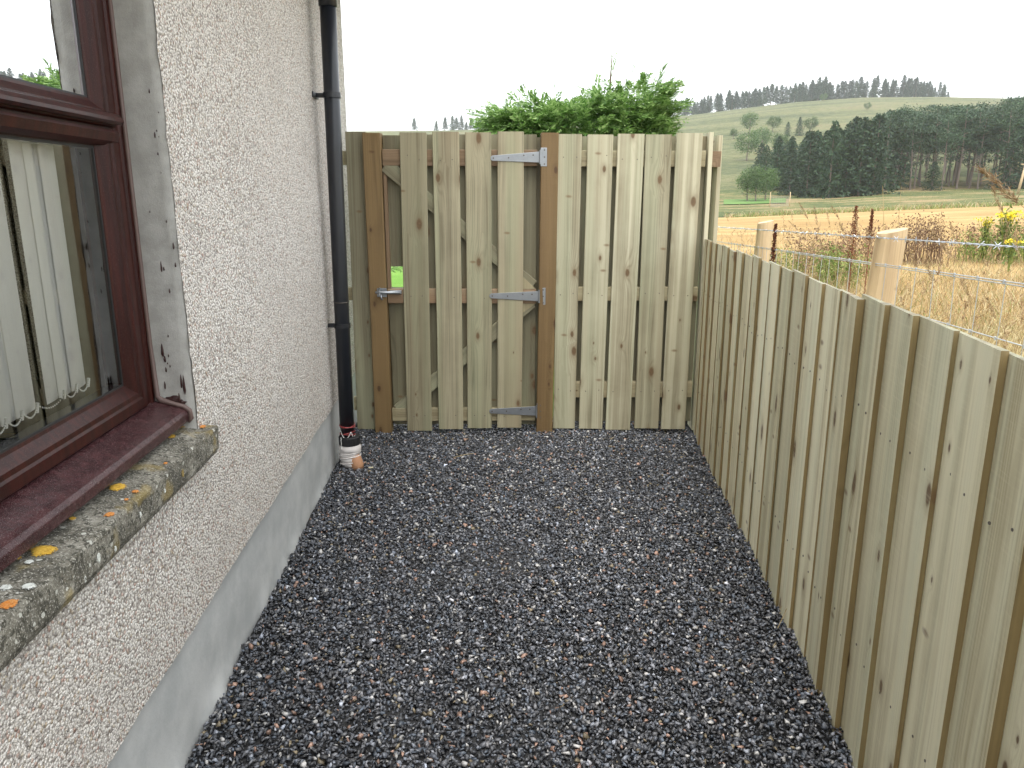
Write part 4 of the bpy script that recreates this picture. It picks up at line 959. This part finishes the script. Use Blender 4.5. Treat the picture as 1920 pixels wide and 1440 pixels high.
for k in range(8): f = k/7; nb.tube([(a, 84, z0 + (z1-z0)*f), (b, 84, z0 + (z1-z0)*f)], .012, 3)
tag(nb.obj('net', plain('grey_net', (0.34, 0.30, 0.28), .9)), 'grey net strung between two thin posts below the lawn patch', 'net')

# =================================================================== cypress bush behind the gate
def cypress(cx, cy, rx, ry, zt, n, seed, sprig=1.0):
    global rng; rng = np.random.default_rng(seed); parts = []
    a = rng.uniform(0, 2*np.pi, n); q = rng.uniform(.2, 1, n)**.5
    bx = np.cos(a)*q; by = np.sin(a)*q
    bx = np.sign(bx)*np.abs(bx)**.75
    top = zt*(0.965 - .045*np.abs(bx)**8 + .012*np.sin(bx*6 + 1) + .022*bx + rng.normal(0, .016, n))
    z = top*(1 - rng.random(n)**1.8*.8)
    sh = 1 - .06*np.clip((z/top - .8)/.2, 0, 1)**2 + .05*np.sin(z*9 + a*3)
    P = np.stack([cx + bx*rx*sh, cy + by*ry*sh, z], -1)
    D = unit(np.stack([bx*1.0 + rng.normal(0, .45, n), by*.9 + rng.normal(0, .4, n), .22 + .25*(z/top > .85) + rng.normal(0, .30, n)], -1))
    L = rng.uniform(.12, .30, n)*sprig
    side = unit(np.cross(D, np.stack([rng.normal(0, .3, n), rng.normal(0, .3, n), np.ones(n)], -1))); nrm = np.cross(side, D)
    K = 13
    for k in range(K):
        f = (k + .5)/K; base = P + D*(L*f)[:, None] - np.array([0, 0, 1])*(L*f*f*.22)[:, None]
        for sg in (-1, 1):
            dd = unit(D*.85 + side*sg*.62 + nrm*rng.normal(0, .22, (n, 1))); ll = L*.42*(1 - f*.65)*rng.uniform(.6, 1.2, n)
            tip = base + dd*ll[:, None] - np.array([0, 0, 1])*(ll*.18)[:, None]; wd = (.0075*sprig*rng.uniform(.7, 1.3, n))[:, None]; sv = unit(np.cross(dd, nrm))
            mid = base*.5 + tip*.5
            parts.append((np.stack([base, mid + sv*wd, tip, mid - sv*wd], 1).reshape(-1, 3), np.arange(n*4).reshape(-1, 4)))
    return cat(parts)
bsh = empty('cypress_bush', (.70, 7.2, 0)); tag(bsh, 'feathery bright green cypress bush rising behind the garden gate', 'bush')
V, F = cypress(.58, 7.2, .70, .65, 2.21, 3600, 201)
def lead(x, y, z, dx, dz, n, L):
    """a taller leader shoot with side sprays"""
    global rng; pr_ = []
    ax = np.array([x, y, z]); d = unit(np.array([dx, 0, dz])); q = rng.random(n)**.8
    P = ax + d*(q*L)[:, None]; D = unit(d + rng.normal(0, .45, (n, 3))); l_ = .16*(1.1 - q)*rng.uniform(.6, 1.3, n)
    return blades(P, D, l_ + .03, np.full(n, .007), .25, 2)
parts = [(V, F), cypress(1.00, 7.15, .34, .4, 2.40, 1000, 203, .95), cypress(.12, 7.2, .36, .4, 2.27, 700, 204, .95), cypress(1.18, 7.1, .22, .3, 2.28, 420, 205, .95)]
for args in ((.80, 7.0, 2.2, .2, 1, 34, .62), (1.02, 7.0, 2.2, .05, 1, 14, .40), (-.1, 7.0, 2.15, -.6, .7, 10, .3), (.40, 7.0, 2.2, -.2, 1, 12, .28), (1.22, 7.0, 2.35, .4, 1, 60, .22)): parts.append(lead(*args))
V, F = cat(parts); V = V - np.array([.70, 7.2, 0])
mesh_obj('foliage', np_mesh('foliage', V, F), M['leyland'], bsh)
m = MB(); m.tube([(0, 0, -.1), (.02, 0, .8), (.1, -.05, 1.7), (.15, -.1, 2.35), (.16, -.1, 2.68)], [.06, .05, .03, .010, .002], 8)
for k in range(14):
    a_ = k*2.4; m.tube([(.02, 0, .5 + k*.09), (.3*math.cos(a_), .3*math.sin(a_), .9 + k*.09), (.55*math.cos(a_), .55*math.sin(a_), 1.2 + k*.06)], [.02, .014, .004], 5)
m.obj('trunk', M['stemwood'], bsh)
# low shrub seen as green in the slit by the house
sh = empty('garden_shrub', (-2.3, 11.0, 0)); tag(sh, 'green shrub on the lawn seen through the slit beside the house corner', 'shrub')
V, F = cypress(0, 0, .9, .8, 2.0, 420, 202, 1.6); mesh_obj('foliage', np_mesh('foliage', V, F), M['leyland'], sh)
MB().tube([(0, 0, -.1), (0, 0, 1.2)], [.05, .02], 6).obj('trunk', M['stemwood'], sh)
sp_ = empty('slatted_panel', (-1.22, 5.75, 0)); tag(sp_, 'cream slatted timber panel glimpsed between house corner and fence', 'panel')
for k in range(9): MB().box(-.14, .14, 0, .018, .10 + k*.07, .155 + k*.07).obj('slat', M['cream'], sp_)
for x in (-.12, .10): MB().box(x, x + .03, .019, .045, 0, .74).obj('upright', M['cream'], sp_)

# =================================================================== stock fence beyond the low fence
def wf(Y): return 1.505 + .123*(Y - 3.10)            # its line
def stake(Y, r_, zt, label, lean):
    X = wf(Y); rs = random.Random(int(Y*10)); m = MB(); n = 16; zs_ = [-.3, .3, .7, 1.0, zt - .12, zt - .02, zt]
    rad = [r_*1.05, r_*1.03, r_, r_*1.0, r_*.99, r_*1.0, r_*.985]
    vs = []; fs = []
    for i, z in enumerate(zs_):
        for k in range(n):
            a_ = 2*math.pi*k/n; q = rad[i]*(1 + .025*math.sin(3*a_ + 1) + rs.uniform(-.008, .008)); vs.append((q*math.cos(a_) + lean*z, q*math.sin(a_), z + (.012*math.cos(a_) if i == len(zs_)-1 else 0)))
    for i in range(len(zs_)-1):
        for k in range(n): fs.append((i*n+k, i*n+(k+1) % n, (i+1)*n+(k+1) % n, (i+1)*n+k))
    fs.append(tuple((len(zs_)-1)*n+k for k in range(n))); m.add(vs, fs)
    return tag(m.obj('fence_stake', M['stake'], None, (X - lean*zt, Y, 0), smooth=False), label, 'post', 'round stakes of the wire fence')
stake(3.10, .0565, 1.352, 'thick round wooden stake standing nearest behind the low fence', .06)
stake(5.62, .055, 1.295, 'round wooden stake farther along the wire fence near the tall fence', .03)
def wz(Y, z0, sl_): return z0 + sl_*(3.10 - Y)
bw = empty('barbed_wire', (wf(3.1), 3.1, 1.33)); tag(bw, 'twisted barbed wire stretched along the top of the stakes', 'wire'); B0 = Vector((wf(3.1), 3.1, 1.33))
Yw = np.linspace(.9, 9.5, 420)
for ph in (0, math.pi):
    MB().tube([Vector((wf(y_) - .055 + .0022*math.cos(y_*70 + ph), y_, wz(y_, 1.325, .034) + .0022*math.sin(y_*70 + ph))) - B0 for y_ in Yw], .0016, 4).obj('strand', M['wire'], bw)
bb = MB(); rs = random.Random(3)
for y_ in np.arange(1.0, 9.4, .095):
    c = Vector((wf(y_) - .055, y_, wz(y_, 1.325, .034))) - B0
    for k in range(2):
        d = Vector((rs.uniform(-1, 1), rs.uniform(-.5, .5), rs.uniform(-1, 1))).normalized()*.013; bb.tube([c - d, c, c + d], [.0006, .0018, .0006], 4)
tag(bb.obj('barbs', M['wire'], bw), kind='stuff')
sn = empty('stock_netting', (wf(3.1), 3.1, 0)); tag(sn, 'galvanised stock netting hung between the round stakes', 'netting'); N0 = Vector((wf(3.1), 3.1, 0))
zn = [1.225, 1.07, .92, .77, .62]
for i, z in enumerate(zn):
    for k in range(2 if i == 0 else 1):
        MB().tube([Vector((wf(y_) - .057, y_, wz(y_, z, .042) - .007*k)) - N0 for y_ in np.linspace(.9, 9.5, 30)], .0018, 5).obj('line_wire', M['wire'], sn)
kn = MB()
for y_ in np.arange(1.02, 6.9, .15):
    MB().tube([Vector((wf(y_) - .057, y_ + random.uniform(-.01, .01), wz(y_, z, .042))) - N0 for z in zn], .0014, 4).obj('stay_wire', M['wire'], sn)
    for z in zn: kn.disc(Vector((wf(y_) - .060, y_ - .003, wz(y_, z, .042) - .005)) - N0, (0, 0, 1), .0034, .010, 5)
tag(kn.obj('wire_knots', M['wire'], sn), kind='stuff')

# =================================================================== grass and weeds
def grass(name, n, place, hmin, hmax, wd, mat, label, seed, lean=.25, droop=.35):
    global rng; rng = np.random.default_rng(seed); P = place(n); n = len(P)
    D = unit(np.stack([rng.normal(0, lean, n), rng.normal(0, lean, n), np.ones(n)], -1))
    V, F = blades(P, D, rng.uniform(hmin, hmax, n), rng.uniform(.6, 1.3, n)*wd, droop)
    nr = V[:, 1] < 5.2; V[nr, 0] = np.maximum(V[nr, 0], FX + math.tan(-FR_)*V[nr, 1] + .15)      # kept back by the boards
    o = mesh_obj(name, np_mesh(name, V, F), mat); return tag(o, label, 'grass', kind='stuff')
def strip(y0, y1, d0, d1, z=0.0):
    def f(n):
        m_ = max(20, n//45); cy_ = rng.uniform(y0, y1, m_); cd = rng.uniform(d0, d1, m_); k_ = rng.integers(0, m_, n)
        Y = cy_[k_] + rng.normal(0, .06, n); X = 1.505 + .123*(Y - 3.1) + cd[k_] + rng.normal(0, .05, n); return np.stack([X, Y, np.full(n, z)], -1)
    return f
def wedge(y0, y1, r0, r1):
    def f(n):
        Y = y0*(y1/y0)**rng.random(n); r_ = rng.uniform(r0, r1, n); return np.stack([r_*Y, Y, np.array([tz(a*b, b) if b > 18 else 0 for a, b in zip(r_, Y)]) - .03], -1)
    return f
grass('dry_grass', 9000, strip(1.2, 9.0, -.15, .75), .45, 1.02, .005, M['drygrass'], 'dry golden grass growing along the wire fence', 1, .22, .35)
grass('green_grass', 4600, strip(1.2, 8.0, -.12, .6), .40, .85, .006, M['greengrass'], 'green grass blades among the dry stems along the wire fence', 2, .25, .45)
grass('stubble', 62000, wedge(4.5, 34.0, .12, 1.5), .08, .24, .008, M['drygrass'], 'cut golden stubble of the field beyond the wire fence', 3, .35, .3)
grass('field_edge_grass', 3000, wedge(7.0, 16.0, .28, .75), .20, .55, .008, M['drygrass'], 'tufts of dry grass at the field edge', 4, .3, .4)
grass('field_edge_green', 1300, wedge(8.0, 20.0, .26, .75), .12, .35, .010, M['greengrass'], 'green regrowth among the stubble', 5, .35, .4)
grass('tall_stems', 420, strip(1.3, 8.0, -.1, .7), .95, 1.32, .0042, M['drygrass'], 'tall thin pale grass stalks standing above the dry grass', 6, .16, .18)
grass('stubble_weeds', 900, wedge(6.0, 14.0, .3, .75), .35, .8, .007, M['drygrass'], 'loose dry stalks standing in the stubble', 7, .3, .3)
# seed headed stems
def seed_stem(base, tip, head, r_, label, grp, seed, dense=110, mat='seed'):
    global rng; rng = np.random.default_rng(seed); base = Vector(base); tip = Vector(tip); m = MB()
    mid = base*.45 + tip*.55 + Vector((0, 0, (tip-base).length*.06)); pts = [base, base*.7 + mid*.3, mid, mid*.4 + tip*.6, tip]
    e = empty('seed_grass', base); tag(e, label, 'grass', grp)
    m.tube([p - base for p in pts], [r_, r_, r_*.8, r_*.6, r_*.3], 5); m.obj('stem', M['drygrass'], e)
    q = rng.random(dense); p3 = np.array(pts[3] - base); p4 = np.array(tip - base); ax = p4 - p3; ln = np.linalg.norm(ax); ax = ax/ln
    st = p4 - ax*head; C = st + ax*(q*head*1.05)[:, None]; env = np.sin(np.clip(q*.9 + .08, 0, 1)*np.pi)[:, None]
    D = unit(ax*1.2 + rng.normal(0, .5, (dense, 3))); C = C + rng.normal(0, 1, (dense, 3))*env*head*.045
    V, F = blades(C, D, rng.uniform(.5, 1.2, dense)*head*.17, np.full(dense, head*.024), .15, 2)
    mesh_obj('seed_head', np_mesh('seed_head', V, F), M[mat], e)
def stem_px(x0, y0, x1, y1, Y, head, label, grp=None, r_=.0016, seed=0, dense=110, mat='seed', dY=0.0):
    a_ = at(x0, y0, Y); b_2 = at(x1, y1, Y + dY); d = (a_ - b_2); g = a_ + d*max(0.0, (a_.z - .0)/max(.05, -d.z)) if d.z < 0 else a_
    if (g - a_).length > 2.2: g = a_ + (g - a_).normalized()*1.2; g.z = max(g.z, 0)
    seed_stem(g, b_2, head, r_, label, grp, seed, dense, mat)
stem_px(1912, 400, 1842, 320, 2.0, .13, 'large brown seed head arching in from the right edge above the wire', None, .002, 11, 170)
stem_px(1915, 520, 1862, 352, 2.3, .08, 'seed head hanging just below the large arching one at the right edge', None, .0016, 12, 120)
GS = 'seed headed grass stems behind the low fence'
k = 20
for (x0, y0, x1, y1, Y, hd) in [(1790, 500, 1748, 437, 2.6, .10), (1800, 510, 1782, 418, 2.7, .07), (1810, 520, 1765, 455, 2.7, .10), (1725, 520, 1705, 470, 2.8, .07), (1590, 470, 1575, 420, 4.0, .10), (1520, 430, 1500, 382, 5.0, .11), (1575, 420, 1560, 388, 5.2, .10), (1535, 450, 1527, 390, 4.6, .10), (1560, 450, 1551, 400, 5.4, .08), (1500, 440, 1480, 415, 5.6, .09), (1870, 520, 1890, 420, 2.2, .06), (1915, 560, 1905, 440, 2.0, .06), (1640, 500, 1625, 430, 3.6, .09), (1615, 480, 1605, 410, 4.4, .09), (1760, 560, 1735, 490, 2.4, .07), (1700, 600, 1690, 560, 2.4, .07), (1880, 640, 1850, 560, 1.9, .06), (1830, 600, 1800, 520, 2.2, .06)]:
    stem_px(x0, y0, x1, y1, Y, hd, 'dry grass stem with brown seed head among the grass by the wire fence', GS, .0014, k, 90); k += 1
stem_px(1656, 420, 1655, 348, 4.2, .02, 'tall pale bare stem rising above the nearest stake', None, .0035, 60, 6, 'drygrass')
stem_px(1684, 420, 1690, 350, 4.6, .02, 'pale bare stem just right of the tallest one', None, .0025, 61, 6, 'drygrass')
def seed_heads(n, seed):
    global rng; rng = np.random.default_rng(seed); P = strip(1.4, 8.5, -.08, .8)(n); D = unit(np.stack([rng.normal(0, .16, n), rng.normal(0, .16, n), np.ones(n)], -1)); H = rng.uniform(.85, 1.28, n)
    T = P + D*H[:, None]; st = blades(P, D, H, np.full(n, .0035), 0.0, 2)
    k_ = np.repeat(np.arange(n), 22); q = rng.random(len(k_)); ax = unit(D + rng.normal(0, .25, (n, 3)))[k_]; ln = rng.uniform(.05, .11, n)[k_]
    C = T[k_] + ax*((q - .3)*ln)[:, None] + rng.normal(0, .004, (len(k_), 3)); hd = blades(C, unit(ax + rng.normal(0, .45, (len(k_), 3))), ln*.22, np.full(len(k_), .0042), .1, 2)
    for nm, (V, F), mt, lb in (('seed_stalks', st, 'drygrass', 'thin stalks carrying seed heads along the wire fence'), ('seed_heads', hd, 'seed', 'small brown seed heads above the dry grass along the wire fence')):
        V = V.copy(); nr = V[:, 1] < 5.2; V[nr, 0] = np.maximum(V[nr, 0], FX + math.tan(-FR_)*V[nr, 1] + .15)
        tag(mesh_obj(nm, np_mesh(nm, V, F), M[mt]), lb, 'grass', kind='stuff')
seed_heads(230, 71)
# rust coloured docks
def dock(x, ybase, ytop, Y, wpx, label, seed):
    global rng; rng = np.random.default_rng(seed); b = at(x, ybase, Y); t_ = at(x, ytop, Y); g = Vector((b.x, b.y, 0)); e = empty('dock_plant', g); tag(e, label, 'plant')
    MB().tube([(0, 0, -.02), (.01, 0, t_.z*.5), (0, 0, t_.z - .02)], [.006, .005, .002], 6).obj('stem', M['rust'], e)
    n = 700; q = rng.random(n); L = (t_.z - max(b.z - .1, .15)); wd = wpx/FPX*Y*.5
    wh = .55 + .45*np.sin(q*26)**2; R_ = wd*wh*(1 - q*.65)*np.sqrt(rng.random(n)); a_ = rng.uniform(0, 6.28, n)
    C = np.stack([R_*np.cos(a_), R_*np.sin(a_), max(b.z - .1, .15) + q*L], -1); V, F = leaf_tris(C, rng.uniform(.010, .018, n), rng.uniform(.007, .012, n)); mesh_obj('seed_spike', np_mesh('seed_spike', V, F), M['rust'], e)
dock(1449, 490, 420, 5.0, 16, 'rust brown dock spike beside the farther round stake', 1)
dock(1597, 470, 386, 6.5, 26, 'tallest rust brown dock spike left of the nearest stake', 2)
dock(1632, 430, 392, 7.2, 14, 'slim rust brown dock spike just left of the nearest stake top', 3)
# brown weed clumps and ragwort
def weeds(px0, px1, ytop, Y, n, label, seed, mat='weed', hsc=1.0):
    global rng; rng = np.random.default_rng(seed); X0, X1 = pxX(px0, Y), pxX(px1, Y); cx = (X0+X1)/2; zb_ = tz(cx, Y); h = (zpix(ytop, Y) - zb_)*hsc
    e = empty('weed_clump', (cx, Y, zb_)); tag(e, label, 'plant')
    P = np.stack([rng.uniform(X0, X1, n) - cx, rng.normal(0, .35, n), np.zeros(n)], -1); D = unit(np.stack([rng.normal(0, .14, n), rng.normal(0, .14, n), np.ones(n)], -1)); L = h*rng.uniform(.55, 1.0, n)
    V1 = blades(P, D, L, np.full(n, .016), .06, 3); nn = n*16; idx = rng.integers(0, n, nn); q = rng.uniform(.35, 1.02, nn); C = P[idx] + D[idx]*(L[idx]*q)[:, None] + rng.normal(0, .05, (nn, 3)); 
    V2 = leaf_tris(C, rng.uniform(.03, .075, nn), rng.uniform(.014, .035, nn)); V, F = cat([V1, V2]); mesh_obj('stems', np_mesh('stems', V, F), M[mat], e); return e
weeds(1660, 1735, 396, 17.0, 120, 'tall dead brown weed clump behind the nearest stake', 1)
weeds(1610, 1660, 412, 17.5, 60, 'dead weeds left of the tall brown clump', 2)
weeds(1480, 1560, 425, 13.0, 90, 'brown tangled weeds above the middle of the low fence', 3)
weeds(1555, 1610, 418, 14.5, 60, 'sparse brown weeds around the tallest dock', 4)
weeds(1765, 1850, 412, 18.0, 90, 'low brown weeds left of the yellow ragwort', 5)
weeds(1850, 1990, 404, 18.0, 130, 'dark brown weeds at the right edge below the large seed head', 6)
weeds(1770, 1990, 432, 17.4, 240, 'dense green undergrowth under the yellow ragwort', 7, 'greengrass')
weeds(1500, 1600, 455, 12.5, 90, 'low green leaves at the foot of the brown weeds', 8, 'greengrass')
weeds(1420, 1480, 462, 13.5, 50, 'green leaves between the farther stake and the dock', 9, 'greengrass')
def ragwort(px, ytop, Y, wpx, label, seed, n=260):
    global rng; rng = np.random.default_rng(seed); X = pxX(px, Y); zb_ = tz(X, Y); zt_ = zpix(ytop, Y); w_ = wpx/FPX*Y; e = empty('ragwort_plant', (X, Y, zb_)); tag(e, label, 'plant')
    hd = rng.normal(0, .28, (26, 3))*np.array([w_, w_, w_*.7]) + np.array([0, 0, zt_ - zb_ - w_*.5])
    m = MB()
    for h_ in hd: m.tube([(0, 0, 0), (h_[0]*.4, h_[1]*.4, h_[2]*.6), tuple(h_)], [.012, .008, .004], 4)
    m.obj('stems', M['greengrass'], e); C = hd[rng.integers(0, 26, n)] + rng.normal(0, 1, (n, 3))*np.array([.05, .05, .02]); V, F = leaf_tris(C, .05, .04); tag(mesh_obj('flowers', np_mesh('flowers', V, F), M['yellow'], e), kind='stuff')
    C = rng.normal(0, 1, (n, 3))*np.array([w_*.3, w_*.3, (zt_-zb_)*.22]) + np.array([0, 0, (zt_-zb_)*.5]); V, F = leaf_tris(C, .10, .04); mesh_obj('leaves', np_mesh('leaves', V, F), M['greengrass'], e)
ragwort(1843, 386, 17.0, 32, 'tall yellow flowering ragwort above the barbed wire at the right', 1)
ragwort(1808, 408, 17.5, 18, 'small ragwort with few yellow flowers left of the tall one', 2, 90)
ragwort(1903, 394, 17.2, 18, 'yellow ragwort at the right edge of the view', 3, 120)
ragwort(1858, 446, 15.0, 14, 'low yellow ragwort just under the barbed wire', 4, 60)
# hedge-bank strip of yellowish weeds at the far edge of the barley
def edge_place(n):
    r_ = rng.uniform(.27, .86, n); Y = 70.5 + rng.normal(0, .8, n); return np.stack([r_*Y, Y, np.array([tz(a*b, b) for a, b in zip(r_, Y)]) - .1], -1)
grass('field_margin', 3000, edge_place, .25, .7, .06, M['greengrass'], 'strip of tall weeds along the far edge of the golden field', 9, .3, .3)
grass('field_margin_straw', 2200, edge_place, .3, .8, .06, M['drygrass'], 'straw coloured grass along the far edge of the golden field', 10, .3, .3)
def bank_place(n):
    r_ = rng.uniform(.27, .86, n); Y = rng.uniform(72, 112, n); return np.stack([r_*Y, Y, np.array([tz(a*b, b) for a, b in zip(r_, Y)]) - .1], -1)
grass('bank_grass', 2500, bank_place, .08, .28, .05, M['broad'], 'rough green grass on the bank below the wood', 12, .4, .4)
grass('bank_straw', 1500, bank_place, .08, .3, .04, M['drygrass'], 'pale dry grass scattered on the bank below the wood', 13, .4, .4)
# straws lying on the chippings and against the fence
for i, (x, y, x2, y2, lb) in enumerate([(1398, 918, 1428, 915, 'short straw against the middle boards of the low fence'), (1462, 1142, 1488, 1108, 'straw leaning on the near boards of the low fence'), (1458, 1178, 1490, 1112, 'longer straw leaning on the near boards of the low fence'), (850, 858, 888, 850, 'straw lying on the chippings before the gate')]):
    def gp(x, y, z):
        u = (x-960)/FPX; v = (y-720)/FPX; d = Vector((u, _c - v*_s, -_s - v*_c)); return Vector((0, 0, CAM_H)) + d*((z - CAM_H)/d.z)
    a_ = gp(x, y, .012); b_2 = gp(x2, y2, .014 if i in (0, 3) else .10)
    tag(MB().tube([Vector((0, 0, 0)), (b_2 - a_)*.5 + Vector((0, 0, .004)), b_2 - a_], .0012, 5).obj('straw', M['drygrass'], None, a_), lb, 'straw')
# a pale wood chip near the drain
a_ = at(695, 878, 4.05); tag(MB().box(-.012, .014, -.004, .004, 0, .004).obj('wood_chip', M['cream'], None, (a_.x, a_.y, .008), (0, .1, .4)), 'pale wood chip on the chippings beside the drain collar', 'wood chip')

# =================================================================== damp air
hz = MB().box(-1400, 1500, -70, 2600, -8, 120).obj('haze', None); tag(hz, kind='stuff')
t = NT('damp_air'); vol = t.n('VolumePrincipled', {'Color': (0.93, 0.96, 1.0, 1), 'Density': 0.00032, 'Anisotropy': 0.2}); t.t.links.new(vol, t.out.inputs['Volume']); hz.data.materials.append(t.m)
